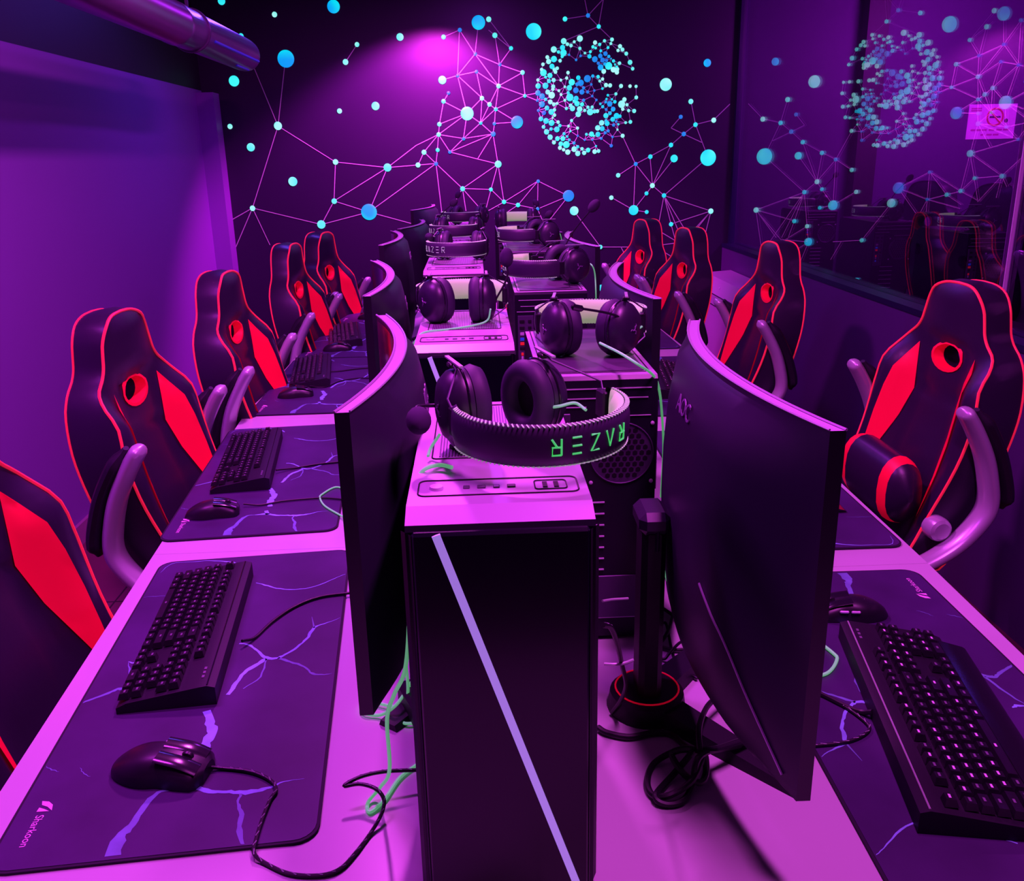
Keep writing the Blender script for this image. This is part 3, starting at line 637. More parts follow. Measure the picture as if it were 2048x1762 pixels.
mons['L4'] = place_mon((-.34, 4.95, 0), (-.27, 5.45, 0), 'small distant curved monitor, fifth on the purple wall side', 'L', top=1.30-DT, dy=-.07)
mons['R0'] = place_mon((.347, .80, 0), (.355, 1.41, 0), 'large black curved monitor back with faint logo, first on the glass partition side', 'R', top=1.303-DT, H=.43, off=.066, dy=.060)
mons['R1'] = place_mon((.341, 1.647, 0), (.370, 2.26, 0), 'curved monitor with purple top rim, second on the glass partition side', 'R', top=1.302-DT, H=.38)
mons['R2'] = place_mon((.385, 2.80, 0), (.365, 3.41, 0), 'curved monitor with thin purple rim, third on the glass partition side', 'R', top=1.29-DT)
mons['R3'] = place_mon((.37, 3.88, 0), (.35, 4.49, 0), 'curved monitor behind the microphone boom, fourth on the glass partition side', 'R', top=1.25-DT)

# ------------------------------------------------------------------ desktop computers (local: front at -y, centre of base)
PH = .467; PWd = .190; PD = .43
def case_body(t):
    w, d, h = PWd/2, PD/2, PH; c = .012
    b = MB(); X = Matrix(((0, 0, 1, 0), (1, 0, 0, 0), (0, 1, 0, 0), (0, 0, 0, 1)))   # (y,z) profile -> extrude along x
    prof = [(-d, .0), (d, 0), (d, h-.006), (d-.006, h), (-d+.030, h), (-d+.003, h-.010), (-d, h-.016)]
    n = len(prof)
    V = [(-w+c*.0, p[0], p[1]+.008) for p in prof]+[(w, p[0], p[1]+.008) for p in prof]
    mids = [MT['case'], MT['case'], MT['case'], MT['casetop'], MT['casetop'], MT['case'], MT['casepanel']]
    b.add(V, [tuple(range(n)), tuple(range(n, 2*n))[::-1]], MT['case'])
    for i in range(n):
        j = (i+1) % n; b.add([V[i], V[n+i], V[n+j], V[j]], [(0, 1, 2, 3)], mids[i])
    b.build('case', t, ang=15)
    for sx in (-1, 1):
        for sy in (-1, 1): MB().lathe([(1e-4, 0), (.012, 0), (.014, .0085)], MT['plastic_m'], Matrix.Translation((sx*(w-.03), sy*(d-.05), 0)), 12).build('foot', t)
def make_pc(loc, rz, label):
    t = thing('desktop_computer', loc, label, 'computer', 'tower computers between the screens', rz)
    case_body(t); w, d, h = PWd/2, PD/2, PH+.008
    # side panels, chamfered beside the front plate
    b = MB(); b.box((0, -d-.004, h/2-.006), (PWd-.012, .010, h-.017), MT['casepanel'], bev=.003)
    for s in (-1, 1): b.add([(s*(w-.006), -d-.007, .01), (s*(w+.006), -d+.020, .01), (s*(w+.006), -d+.020, h-.022), (s*(w-.006), -d-.007, h-.016)], [(0, 1, 2, 3)], MT['plastic_m'])
    b.build('front_panel', t, ang=20)
    b = MB()
    p0 = Vector((-.064, -d-.0105, h-.016)); p1 = Vector((.079, -d-.0105, .012)); dd = (p1-p0).normalized(); nn = Vector((dd.z, 0, -dd.x))*.0042
    b.add([p0-nn, p1-nn, p1+nn, p0+nn, p0-nn+Vector((0, .003, 0)), p1-nn+Vector((0, .003, 0)), p1+nn+Vector((0, .003, 0)), p0+nn+Vector((0, .003, 0))], [(0, 1, 2, 3), (0, 4, 5, 1), (1, 5, 6, 2), (2, 6, 7, 3), (3, 7, 4, 0)], MT['strip']); b.build('light_strip', t, smooth=False)
    # top: control strip with buttons and sockets
    b = MB(); cy = -d+.078
    O = [(x, y+cy, h+.0006) for x, y in rrect(.170, .046, .008)]; b.tube(O, .0009, MT['port'], seg=5, closed=True)
    b.build('control_outline', t)
    b = MB(); b.lathe([(1e-4, .003), (.007, .003), (.008, 0)], MT['steel'], Matrix.Translation((-.066, cy, h)), 16); b.build('power_button', t)
    for k, x in enumerate((-.034, -.018, -.002, .014)):
        MB().box((x, cy, h+.0006), (.009 if k % 2 else .007, .008, .0016), MT['caselid'], bev=.0006).build('socket', t)
    for x in (.050, .062): MB().box((x, cy, h+.0006), (.005, .015, .0014), MT['port']).build('usb_port', t)
    b = MB(); b.tube([(x+.056, y+cy, h+.0008) for x, y in rrect(.034, .026, .004)], .0007, MT['port'], seg=5, closed=True); b.build('port_surround', t)
    b = MB(); b.tube([(x, y+.075, h+.0006) for x, y in rrect(.150, .230, .006)], .0009, MT['port'], seg=5, closed=True)
    for k in range(38): b.box((-.066+k*.0036, .075, h+.0004), (.0014, .215, .0010), MT['caselid'])
    b.build('top_vent', t, smooth=False)
    b = MB(); b.box((.060, -d+.022, h-.0095), (.026, .0012, .004), MT['port'], Matrix.Identity(4)); b.build('badge', t)
    return t
def make_pc_rear(loc, rz, label):
    """same case family turned round: local +y face carries the ports (rz puts it toward the aisle)"""
    t = thing('desktop_computer', loc, label, 'computer', 'tower computers between the screens', rz)
    case_body(t); w, d, h = PWd/2, PD/2, PH+.008; y = d
    b = MB(); b.box((0, y-.0, h-.020), (PWd-.02, .003, .0016), MT['steel']); b.box((0, y, h-.036), (PWd-.03, .003, .0014), MT['steel']); b.box((.055, y, h-.050), (.070, .003, .0014), MT['steel'])
    b.box((-.045, y, h-.066), (.080, .003, .0012), MT['steel']); b.box((0, y+.001, .045), (PWd-.03, .003, .0014), MT['steel'])
    b.build('rear_seams', t, smooth=False)
    b = MB(); b.box((.067, y+.0012, h-.135), (.042, .004, .150), MT['steeld'], bev=.001)
    b.build('port_plate', t)
    for k, (z, m, ww) in enumerate([(.075, 'port', .014), (.092, 'port', .014), (.108, 'steel', .012), (.122, 'blue', .012), (.134, 'redport', .012), (.146, 'port', .014), (.162, 'redport', .007), (.172, 'steel', .006), (.186, 'blue', .007)]):
        for s in (-1, 1):
            MB().box((.067+s*.010, y+.004, h-z), (ww*(.9 if s > 0 else .6), .003, .008), MT[m if s > 0 else 'port'], bev=.0008).build('port', t)
    b = MB(); R_ = .052
    cx, cz = -.038, h-.130
    b.tube([(cx+R_*math.cos(2*PI*k/40), y+.001, cz+R_*math.sin(2*PI*k/40)) for k in range(40)], .0012, MT['steeld'], seg=5, closed=True)
    b.disc((cx, y+.0003, cz), R_, MT['steeld'], (0, 1, 0), 36)
    for i in range(-9, 10):
        for j in range(-11, 12):
            px = i*.0112+(j % 2)*.0056; pz_ = j*.0096
            if px*px+pz_*pz_ < (R_-.006)**2:
                b.add([(cx+px+.0044*math.cos(PI/6+PI/3*k), y+.0008, cz+pz_+.0044*math.sin(PI/6+PI/3*k)) for k in range(6)], [(0, 1, 2, 3, 4, 5)], MT['port'])
                b.add([(cx+px-.003, y+.0011, cz+pz_-.0050), (cx+px+.003, y+.0011, cz+pz_-.0050), (cx+px+.003, y+.0011, cz+pz_-.0044), (cx+px-.003, y+.0011, cz+pz_-.0044)], [(0, 1, 2, 3)], MT['steeld'])
    b.build('fan_grille', t, smooth=False)
    for sx in (-1, 1):
        for sz in (-1, 1): MB().lathe([(1e-4, .003), (.003, .002), (.0035, 0)], MT['steel'], Matrix.Translation((cx+sx*.050, y, cz+sz*.050))@Matrix.Rotation(-PI/2, 4, 'X'), 8).build('screw', t)
    for k in range(7):
        MB().box((.020, y+.0012, h-.215-k*.0205), (.062, .003, .0018), MT['steel']).build('slot_cover', t)
    b = MB(); b.box((0, y+.0012, .085), (.14, .003, .080), MT['steeld'], bev=.001); b.box((.045, y+.003, .085), (.028, .003, .022), MT['port'], bev=.001); b.build('power_supply', t)
    b = MB(); b.tube([(x, yy, h+.0006) for x, yy in rrect(.172, .380, .008)], .001, MT['port'], seg=5, closed=True)
    b.add([(x, yy, h+.0012) for x, yy in rrect(.160, .365, .006)], [tuple(range(24))], MT['caselid']); b.build('top_dust_filter', t, smooth=False)
    return t
CT = DT+.008+PH
pcs = {}
KS = .93
fy = {k: (a*KS, b*KS) for k, (a, b) in {'L0': (.017, .862), 'L1': (-.030, 1.745), 'L2': (-.077, 3.01), 'L3': (-.085, 4.1), 'L4': (-.10, 5.1)}.items()}
pl = ['tower computer with slanted light strip, first in the row facing the camera', 'tower computer behind the first headset, second facing the camera', 'tower computer facing the camera, third, under the raised lettering headband',
      'tower computer facing the camera, fourth in its row', 'tower computer facing the camera, fifth in its row']
p0 = None
for i, (k, (x, yf)) in enumerate(fy.items()):
    loc = (x, yf+PD/2+.008, DT)
    if p0 is None: p0 = make_pc(loc, 0, pl[0]); pcs[k] = p0
    else: pcs[k] = dup(p0, loc, 0, pl[i])
ry = {k: (a*KS, b*KS) for k, (a, b) in {'R0': (.204, 1.470), 'R1': (.207, 2.480), 'R2': (.221, 3.585), 'R3': (.215, 4.65)}.items()}
q0 = None
for i, (k, (x, yf)) in enumerate(ry.items()):
    loc = (x, yf+PD/2, DT); lb = f'tower computer with its port side turned to the camera, {ordn[i]} of that row'
    if q0 is None: q0 = make_pc_rear(loc, PI, lb); pcs[k] = q0
    else: pcs[k] = dup(q0, loc, PI, lb)

# ------------------------------------------------------------------ headsets (local: cups near origin on x, headband apex at -y, band width on z)
BW = .0235
def band_pt(s, r=1.0):
    """s in [-1,1] along the arc"""
    a = s*math.radians(104); x = math.sin(a)*.096*r; y = -.085-math.cos(a)*.088*r
    return Vector((x, y, 0)), Vector((math.sin(a), -math.cos(a), 0)).normalized()
GL = {'R': [[(0, 0), (0, 1)], [(0, 1), (.75, 1), (.75, .5), (0, .5)], [(.35, .5), (.8, 0)]], 'A': [[(0, 0), (.45, 1), (.9, 0)]], 'Z': [[(0, 1), (.8, 1), (0, 0), (.8, 0)]],
      'E': [[(0, 1), (.8, 1)], [(0, .5), (.8, .5)], [(0, 0), (.8, 0)]]}
def make_headset(loc, rot, label, flip=False, mic='boom', s0=-.42, lm='glow', mic_end=None, cups_in=.0, foam=True, tilt=(0, 0)):
    t = thing('gaming_headset', loc, label, 'headset', 'black headsets on the computers', rot=rot)
    n = 36; b = MB(); Vo = []; Vi = []; 
    # outer band: rounded slab
    prof = [(-.0, -BW), (.0045, -BW*.9), (.0065, -BW*.45), (.007, 0), (.0065, BW*.45), (.0045, BW*.9), (0, BW)]
    V = []; m = len(prof)
    for i in range(n+1):
        p, nr = band_pt(-1+2*i/n)
        for a, z in prof: V.append(p+nr*a+Vector((0, 0, z)))
    b.add(V, [(i*m+j, i*m+j+1, (i+1)*m+j+1, (i+1)*m+j) for i in range(n) for j in range(m-1)], MT['band'])
    b.add([V[0*m+j] for j in range(m)], [tuple(range(m))], MT['band']); b.add([V[n*m+j] for j in range(m)], [tuple(range(m))[::-1]], MT['band'])
    hb = b.build('headband', t, ang=60)
    b = MB(); prof2 = [(-.0005, BW*.97), (-.006, BW*.85), (-.011, BW*.45), (-.012, 0), (-.011, -BW*.45), (-.006, -BW*.85), (-.0005, -BW*.97)]; V = []
    for i in range(n+1):
        s = -1+2*i/n; p, nr = band_pt(s*.93)
        for a, z in prof2: V.append(p+nr*a*(1 if abs(s) < .93 else .3)+Vector((0, 0, z)))
    b.add(V, [(i*m+j, i*m+j+1, (i+1)*m+j+1, (i+1)*m+j) for i in range(n) for j in range(m-1)], MT['cushion']); b.build('cushion', hb, ang=60)
    b = MB()
    for z in (-1, 1):
        for i in range(62):
            s = -.93+1.86*i/61; p, nr = band_pt(s); p2, n2 = band_pt(s+.018)
            b.tube([p+nr*.0005+Vector((0, 0, z*BW*.99)), p2+n2*.0055+Vector((0, 0, z*BW*.93))], .00095, MT['stitch'], seg=4)
    b.build('stitching', hb)
    # lettering
    b = MB(); s = s0; hh = .018; fl = -1 if flip else 1
    for ch in 'RAZER':
        for st in GL[ch]:
            pts = []
            for (u, v) in st:
                ss = s+u*.070; z = (v-.5)*hh
                p, nr = band_pt(fl*ss); pts.append(p+nr*(.0076-abs(v-.5)*.0012)+Vector((0, 0, fl*z)))
            b.tube(pts, .0012, MT[lm], seg=5)
        s += .122
    b.build('lettering', hb)
    for sg in (-1, 1):
        side = 'cup'
        ci = cups_in if not isinstance(cups_in, tuple) else cups_in[0 if sg < 0 else 1]; cx = sg*(.078-ci); X = Matrix.Translation((cx, -.0, 0))@Matrix.Rotation(sg*tilt[0 if sg < 0 else 1], 4, 'Z')@Matrix.Rotation(sg*PI/2, 4, 'Y')
        b = MB(); b.lathe([(1e-4, .030), (.018, .029), (.032, .024), (.040, .014), (.0425, .004), (.041, -.004), (.030, -.006)], MT['cup'], X, 30, sc=(1.12, 1.0))
        cp = b.build('ear_cup', t, ang=50)
        b = MB(); b.tube([(.0425*1.12*math.cos(2*PI*k/36), .0425*math.sin(2*PI*k/36), .003) for k in range(36)], .0015, MT['gloss'], X, seg=6, closed=True); b.build('cup_ring', cp)
        b = MB(); b.lathe([(.020, -.012), (.022, -.022), (.030, -.028), (.040, -.024), (.044, -.014), (.041, -.005), (.030, -.004)], MT['earpad'], X, 30, sc=(1.12, 1.0))
        b.lathe([(1e-4, -.009), (.024, -.012)], MT['port'], X, 24, sc=(1.12, 1)); b.build('ear_cushion', cp, ang=60)
        # three-armed snake mark
        b = MB()
        for k in range(3):
            a = PI/2+k*2*PI/3; q = Matrix.Rotation(a, 4, 'Z')
            b.tube([q@Vector(p) for p in ((.001, 0, .0305), (.005, .0015, .0305), (.008, -.001, .030), (.0105, .0015, .0295))], [.0012, .0012, .001, .0006], MT['aoc'], X, seg=5)
        b.build('emblem', cp)
        b = MB(); e, nr = band_pt(sg*1.0)
        for z in (-1, 1):
            b.tube([e+Vector((0, .002, z*.006)), e+Vector((sg*.004, .020, z*.024)), Vector((cx+sg*.012, .0-.020, z*.050)), Vector((cx+sg*.010, .0, z*.0535))], .0015, MT['steeld'], seg=6)
            b.box((cx+sg*.010, 0, z*.0515), (.012, .014, .006), MT['plastic'], bev=.0015)
        b.box((cx+sg*.010, -.004, .0565), (.005, .055, .002), MT['silver'])
        b.box(tuple(e+Vector((0, .006, 0))), (.010, .022, .034), MT['plastic'], bev=.002)
        b.build('yoke', t)
    if mic:
        b = MB(); me = Vector(mic_end or (-.105, -.10, .03)); st = Vector((-.078-.028+(cups_in[0] if isinstance(cups_in, tuple) else cups_in), .012, 0))
        md = st.lerp(me, .5)+Vector((-.012, .0, .006))
        S = cr([st, md, me], 6); b.tube(S, .0022, MT['plastic'], seg=7); bm_ = b.build('mic_boom', t)
        dv = (me-md).normalized()
        if foam:
            Q = Vector((0, 0, 1)).rotation_difference(dv).to_matrix().to_4x4()
            MB().ell((0, 0, 0), (.0145, .0145, .021), MT['foam'], Matrix.Translation(me+dv*.012)@Q).build('foam_tip', bm_)
        else:
            MB().box((0, 0, 0), (.010, .010, .022), MT['gloss'], Matrix.Translation(me)@Vector((0, 0, 1)).rotation_difference(dv).to_matrix().to_4x4(), bev=.003).build('mic_capsule', bm_)
    return t
def link_cord(hs, P, name='cord', r=.0019):
    cord(P, r, MT['green'], hs, name, inv=inv_of(hs))
R_ = math.radians
hz = CT+.047
hs = {}
# first: band towards the camera, lettering upside down
hs['L0'] = make_headset((0.040, 1.047, hz+.006), (R_(2), 0, R_(19)), 'black headset with upside-down green lettering and pale green inner band, on the first computer', flip=True, s0=-.40, mic_end=(-.128, -.028, .004), cups_in=(.012, .048), tilt=(0, .30))
link_cord(hs['L0'], [onz(1094, 816, hz), onz(1120, 812, hz+.004), onz(1150, 806, hz+.004), onz(1172, 820, hz)], 'linking_cord')
link_cord(hs['L0'], [onz(880, 868, hz-.02), onz(862, 895, hz-.035), onz(856, 912, CT+.006)], 'linking_cord')
link_cord(hs['L0'], [onz(904, 935, CT+.006), onz(880, 930, CT+.006), onz(852, 937, CT+.004), onz(836, 955, CT-.004), ony(824, 985, .90), ony(815, 1060, .875), ony(814, 1150, .87), ony(818, 1240, .87), ony(810, 1340, .87), ony(788, 1390, .88), ony(774, 1440, .89), ony(779, 1540, .92), onz(760, 1575, DT+.02), onz(736, 1605, DT+.004), onz(740, 1624, DT+.004), onz(770, 1598, DT+.004), onz(800, 1555, DT+.004), onz(840, 1525, DT+.004)], 'long_cord', .0024)
hs['L1'] = make_headset((-0.033, 1.898, hz), (0, 0, R_(180)), 'black headset with band turned away and foam microphone raised, on the second computer', s0=-.3, cups_in=(.034, .022), mic_end=(-.098, -.005, .075), tilt=(.05, .60))
link_cord(hs['L1'], [onz(981, 618, hz-.01), onz(975, 640, hz-.035), onz(950, 650, CT+.004), onz(900, 658, CT+.002), onz(850, 664, CT+.002), onz(832, 680, CT-.01), onz(822, 705, CT-.05), onz(822, 760, CT-.12)], 'long_cord')
hs['L2'] = make_headset((-0.047, 3.142, hz+.003), (0, 0, R_(-12)), 'black headset with grey lettering on its band, on the third computer', s0=-.64, lm='lettr', cups_in=.012, mic_end=(-.10, -.06, .03))
hs['L3'] = make_headset((-0.070, 3.927, hz+.003), (0, 0, R_(-14)), 'black headset with faint lettering, on the fourth computer', s0=-.64, lm='lettr', mic_end=(-.02, -.02, .10))
hs['L4'] = make_headset((-0.028, 4.722, hz+.01), (0, 0, R_(-30)), 'small distant black headset, on the fifth computer', s0=-.6, lm='lettr', mic_end=(-.08, .02, .09))
hs['R0'] = make_headset((0.194, 1.519, hz+.003), (0, 0, R_(172)), 'pair of round black ear cups with green cord, on the first port-side computer', s0=-.3, cups_in=(.026, .026), foam=False, mic_end=(.02, .060, .045), tilt=(.60, .50))
link_cord(hs['R0'], [onz(1200, 686, hz-.01), onz(1240, 706, hz-.012), onz(1275, 728, hz-.02), onz(1306, 750, CT), onz(1318, 778, CT-.03), onz(1324, 830, CT-.09), onz(1327, 900, CT-.16), onz(1322, 995, CT-.24)], 'long_cord', .0022)
link_cord(hs['R0'], [onz(1262, 662, hz), onz(1272, 660, hz), onz(1284, 653, hz+.004)], 'linking_cord')
hs['R1'] = make_headset((0.251, 2.492, hz+.004), (0, 0, R_(-72)), 'black headset lying side-on with snake mark and tall microphone, on the second port-side computer', s0=-.50, lm='lettr', cups_in=.02, mic_end=(-.05, .10, .14))
link_cord(hs['R1'], [onz(1174, 525, hz), onz(1184, 531, hz), onz(1190, 550, hz-.03), onz(1192, 600, hz-.1), onz(1191, 640, hz-.2)], 'long_cord')
hs['R2'] = make_headset((0.266, 3.581, hz+.003), (0, 0, R_(-75)), 'black headset side-on with pale band rim, on the third port-side computer', s0=-.50, lm='lettr', mic_end=(-.05, .04, .06))
link_cord(hs['R2'], [onz(1110, 462, hz), onz(1120, 468, hz), onz(1124, 484, hz-.04)], 'long_cord')
link_cord(hs['R2'], [onz(1045, 466, hz), onz(1056, 468, hz), onz(1068, 469, hz)], 'linking_cord')
hs['R3'] = make_headset((0.206, 4.413, hz+.006), (0, 0, R_(180)), 'distant black headset with green cushion showing, on the fourth port-side computer', s0=-.3, mic_end=(-.10, -.02, .06))

# ------------------------------------------------------------------ chairs (local: faces +x)
OUT = [(0, 1.207), (.055, 1.203), (.098, 1.186), (.124, 1.152), (.136, 1.115), (.145, 1.085), (.163, 1.060), (.198, 1.030), (.226, .980), (.245, .90), (.246, .82), (.238, .72), (.228, .62), (.220, .52), (.205, .445), (.14, .43), (0, .43)]
def prof_x(z):
    if z > 1.0: return -.285+(z-1.0)*(-.03)
    t = 1.0-z; return -.285+.10*t+.32*t*t
def smooth01(x): x = max(0, min(1, x)); return x*x*(3-2*x)
def F_front(u, z):
    x = prof_x(z); a = abs(u)
    wing = .062*smooth01((a-.085)/.12)*smooth01((1.05-z)/.12)
    rim = -.012*smooth01((a-.225)/.02)
    head = .018*smooth01((z-1.03)/.05)*math.cos(min(1, a/.13)*PI/2)*smooth01((1.207-z)/.03)
    lum = .012*math.exp(-((z-.72)/.08)**2)*smooth01((.15-a)/.1)
    crease = (-.012*math.exp(-((z-.885-.12*a)/.011)**2)-.008*math.exp(-((z-1.045+.25*a)/.010)**2))*smooth01((.11-a)/.03)
    return x+wing+head+lum+crease+rim
def F_back(u, z): return prof_x(z)-.074+.02*smooth01((abs(u)-.19)/.06)*0
out2 = [Vector((u, z, 0)) for u, z in OUT]; h1 = cr(out2, 3)[:-1]
outline = [(p.x, p.y) for p in h1]+[(0, .43)]+[(-p.x, p.y) for p in h1[::-1]]
outline = outline[:-1] if abs(outline[-1][0]) < 1e-6 else outline
hole = [(.062*math.cos(2*PI*k/20), 1.0+.034*math.sin(2*PI*k/20)+.012*math.cos(4*PI*k/20)*0) for k in range(20)]
def cdt(outer, holes, grid=.026):
    pts = [Vector(p) for p in outer]; edges = [(i, (i+1) % len(outer)) for i in range(len(outer))]; k = len(pts)
    for h in holes:
        pts += [Vector(p) for p in h]; edges += [(k+i, k+(i+1) % len(h)) for i in range(len(h))]; k = len(pts)
    xs = [p[0] for p in outer]; zs = [p[1] for p in outer]
    def inside(x, y, P):
        c = False; j = len(P)-1
        for i in range(len(P)):
            if (P[i][1] > y) != (P[j][1] > y) and x < (P[j][0]-P[i][0])*(y-P[i][1])/(P[j][1]-P[i][1])+P[i][0]: c = not c
            j = i
        return c
    y = min(zs); 
    while y < max(zs):
        x = min(xs)
        while x < max(xs):
            if inside(x, y, outer) and not any(inside(x, y, h) for h in holes) and min(math.hypot(x-p[0], y-p[1]) for p in outer+[q for h in holes for q in h]) > grid*.45: pts.append(Vector((x, y)))
            x += grid
        y += grid
    r = delaunay_2d_cdt(pts, edges, [], 0, 1e-6)
    V = [(v.x, v.y) for v in r[0]]; T = []
    for f in r[2]:
        cx = sum(V[i][0] for i in f)/len(f); cy = sum(V[i][1] for i in f)/len(f)
        if inside(cx, cy, outer) and not any(inside(cx, cy, h) for h in holes): T.append(tuple(f))
    return V, T
HB = cdt(outline, [hole])
def patch(poly, off=.004, grid=.02):
    V, T = cdt(poly, [], grid); return [(F_front(u, z)+off, u, z) for u, z in V], T
def make_chair(loc, rz, label, pillow=False):
    t = thing('gaming_chair', loc, label, 'chair', 'black and red racing style chairs', rz)
    V, T = HB; b = MB()
    b.add([(F_front(u, z), u, z) for u, z in V], T, MT['leather']); b.add([(F_back(u, z), u, z) for u, z in V], [f[::-1] for f in T], MT['leather'])
    n = len(outline); W = [(F_front(u, z), u, z) for u, z in outline]; Bk = [(F_back(u, z), u, z) for u, z in outline]
    Md = [((a[0]+c[0])/2, a[1]*1.035+(0), a[2]+(.006 if a[2] > 1.17 else 0)) for a, c in zip(W, Bk)]
    b.add(W+Md+Bk, [(i, (i+1) % n, n+(i+1) % n, n+i) for i in range(n)]+[(n+i, n+(i+1) % n, 2*n+(i+1) % n, 2*n+i) for i in range(n)], MT['leather'])
    br = b.build('backrest', t, ang=48)
    b = MB(); h = len(hole); W2 = [(F_front(u, z)+.003, u, z) for u, z in hole]; B2 = [(F_front(u, z)-.026, u*.94, 1+(z-1)*.94) for u, z in hole]
    B3 = [(F_back(u, z), u, z) for u, z in hole]; bb = MB(); bb.add(B2+B3, [(i, (i+1) % h, h+(i+1) % h, h+i) for i in range(h)], MT['port']); bb.build('opening_wall', br)
    O2 = [(F_front(u*1.17, 1+(z-1)*1.25)+.003, u*1.17, 1+(z-1)*1.25) for u, z in hole]
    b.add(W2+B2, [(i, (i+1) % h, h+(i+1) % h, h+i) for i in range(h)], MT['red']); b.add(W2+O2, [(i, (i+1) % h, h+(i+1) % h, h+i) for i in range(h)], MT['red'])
    b.build('red_opening_lining', br)
    b = MB(); k0_ = [i for i in range(n)]
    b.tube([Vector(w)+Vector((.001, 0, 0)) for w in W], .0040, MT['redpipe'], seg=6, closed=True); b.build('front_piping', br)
    b = MB(); b.tube([Vector(w) for w in Bk], .0033, MT['redpipe'], seg=6, closed=True); b.build('rear_piping', br)
    PP = [(.130, 1.020), (.152, .985), (.170, .940), (.182, .880), (.189, .80), (.188, .72), (.182, .650), (.174, .595), (.150, .70), (.122, .80), (.104, .885), (.113, .95)]
    for sg in (1, -1):
        P = PP if sg > 0 else [(-u, z) for u, z in PP[::-1]]
        V2, T2 = patch([tuple(p) for p in P]); MB().add(V2, T2, MT['red']).build('red_side_panel', br, ang=60)
    # seat
    b = MB(); N = 14; Vs = []; 
    for i in range(N+1):
        x = -.15+.50*i/N; e = min(1, (i+.0)/1.5, (N-i)/1.5)
        for j in range(13):
            y = -.25+.5*j/12; a = abs(y)/.25
            Vs.append((x, y, .445+.055*e*math.sqrt(max(.02, 1-a**6))+.028*smooth01((a-.55)/.3)*(1 if a < .99 else .3)*e))
    fs = [(i*13+j, (i+1)*13+j, (i+1)*13+j+1, i*13+j+1) for i in range(N) for j in range(12)]
    b.add(Vs, fs, MT['leather']); b.box((.10, 0, .425), (.50, .49, .05), MT['leather'], bev=.015); st = b.build('seat', t, ang=50)
    b = MB(); 
    for sg in (-1, 1): b.tube([(-.12, sg*.245, .452), (.1, sg*.249, .455), (.32, sg*.245, .455), (.345, sg*.20, .455)], .0045, MT['redpipe'], seg=6)
    b.build('seat_piping', st)
    AP = [(-.150, .935), (-.168, .915), (-.200, .865), (-.232, .800), (-.252, .735), (-.262, .680), (-.255, .640), (-.225, .595), (-.185, .555), (-.13, .52), (-.06, .49)]
    for sg in (-1, 1):
        Y = sg*.285
        S = cr([(x, Y, z) for x, z in AP], 4); rr = []
        for i in range(len(S)): s = i/(len(S)-1); rr.append(.005+.024*smooth01(s/.08)**.6+.006*math.sin(s*PI)*1)
        b = MB(); b.tube(S, rr, MT['silver'], up=(0, 1, 0), flat=(.62, 1.05), seg=14)
        ar = b.build('armrest', t, ang=60)
        S2 = [p+Vector((.0155, 0, .004)) for p in S[4:-4]]; MB().tube(S2, .0050, MT['silver'], up=(0, 1, 0), flat=(.7, 1.6), seg=8).build('armrest_rib', ar)
        Pd = cr([(x-.024-.004*k, Y, z+.014) for k, (x, z) in enumerate(AP[1:7])], 4)
        MB().tube(Pd, [.010+.022*smooth01(i/3)*smooth01((len(Pd)-1-i)/3) for i in range(len(Pd))], MT['pad'], up=(0, 1, 0), flat=(.62, 1.15), seg=12).build('arm_pad', ar)
        MB().lathe([(1e-4, .016), (.022, .016), (.030, .010), (.033, 0), (.033, -.03)], MT['silver'], Matrix.Translation((-.155, sg*.255, .590))@Matrix.Rotation(-PI/2 if sg > 0 else PI/2, 4, 'X'), 24).build('pivot_cap', ar)
    b = MB(); b.lathe([(1e-4, .06), (.03, .06), (.03, .25), (.022, .25), (.022, .40), (.10, .405), (1e-4, .41)], MT['plastic_m'], Matrix.Translation((.10, 0, 0)), 16); b.build('gas_lift', t)
    for k in range(5):
        a = 2*PI*k/5+.3; X = Matrix.Translation((.10, 0, 0))@Matrix.Rotation(a, 4, 'Z')
        b = MB(); b.tube([(.02, 0, .11), (.15, 0, .095), (.29, 0, .075)], [.026, .022, .016], MT['plastic_m'], X, seg=8, flat=(1, .7)); lg = b.build('base_leg', t)
        MB().lathe([(1e-4, -.012), (.026, -.012), (.028, 0), (.026, .012), (1e-4, .012)], MT['plastic_m'], X@Matrix.Translation((.295, 0, .029))@Matrix.Rotation(PI/2, 4, 'X'), 14).build('caster', lg)
    return t
cl = ['black and red racing chair cut by the frame edge, first along the purple wall', 'black and red racing chair, second along the purple wall, beside the second mat', 'black and red racing chair, third along the purple wall',
      'narrow-looking black and red chair, fourth along the purple wall', 'black and red racing chair closest to the mural on the purple wall side']
LCH = [(-.580, 1.365, -1), (-.625, 2.285, -4), (-.565, 3.10, -3), (-.540, 4.14, -4), (-.500, 4.75, -10)]
ch0 = make_chair((LCH[1][0], LCH[1][1], 0), R_(LCH[1][2]), cl[1])
chs = [ch0, dup(ch0, (LCH[0][0], LCH[0][1], 0), R_(LCH[0][2]), cl[0], skip=('armrest',))]
for i in range(2, 5): x, y, a = LCH[i]; chs.append(dup(ch0, (x, y, 0), R_(a), cl[i]))
RCH = [(1.035, 2.37, 185, 'large black and red racing chair with lumbar cushion, first along the glass partition'), (.93, 3.66, 182, 'black and red racing chair overlapping the white cabinet, second along the glass partition'),
       (.76, 4.46, 187, 'black and red racing chair, third along the glass partition'), (.67, 5.12, 190, 'black and red racing chair nearest the mural on the glass partition side')]
for x, y, a, lb in RCH: chs.append(dup(ch0, (x, y, 0), R_(a), lb))
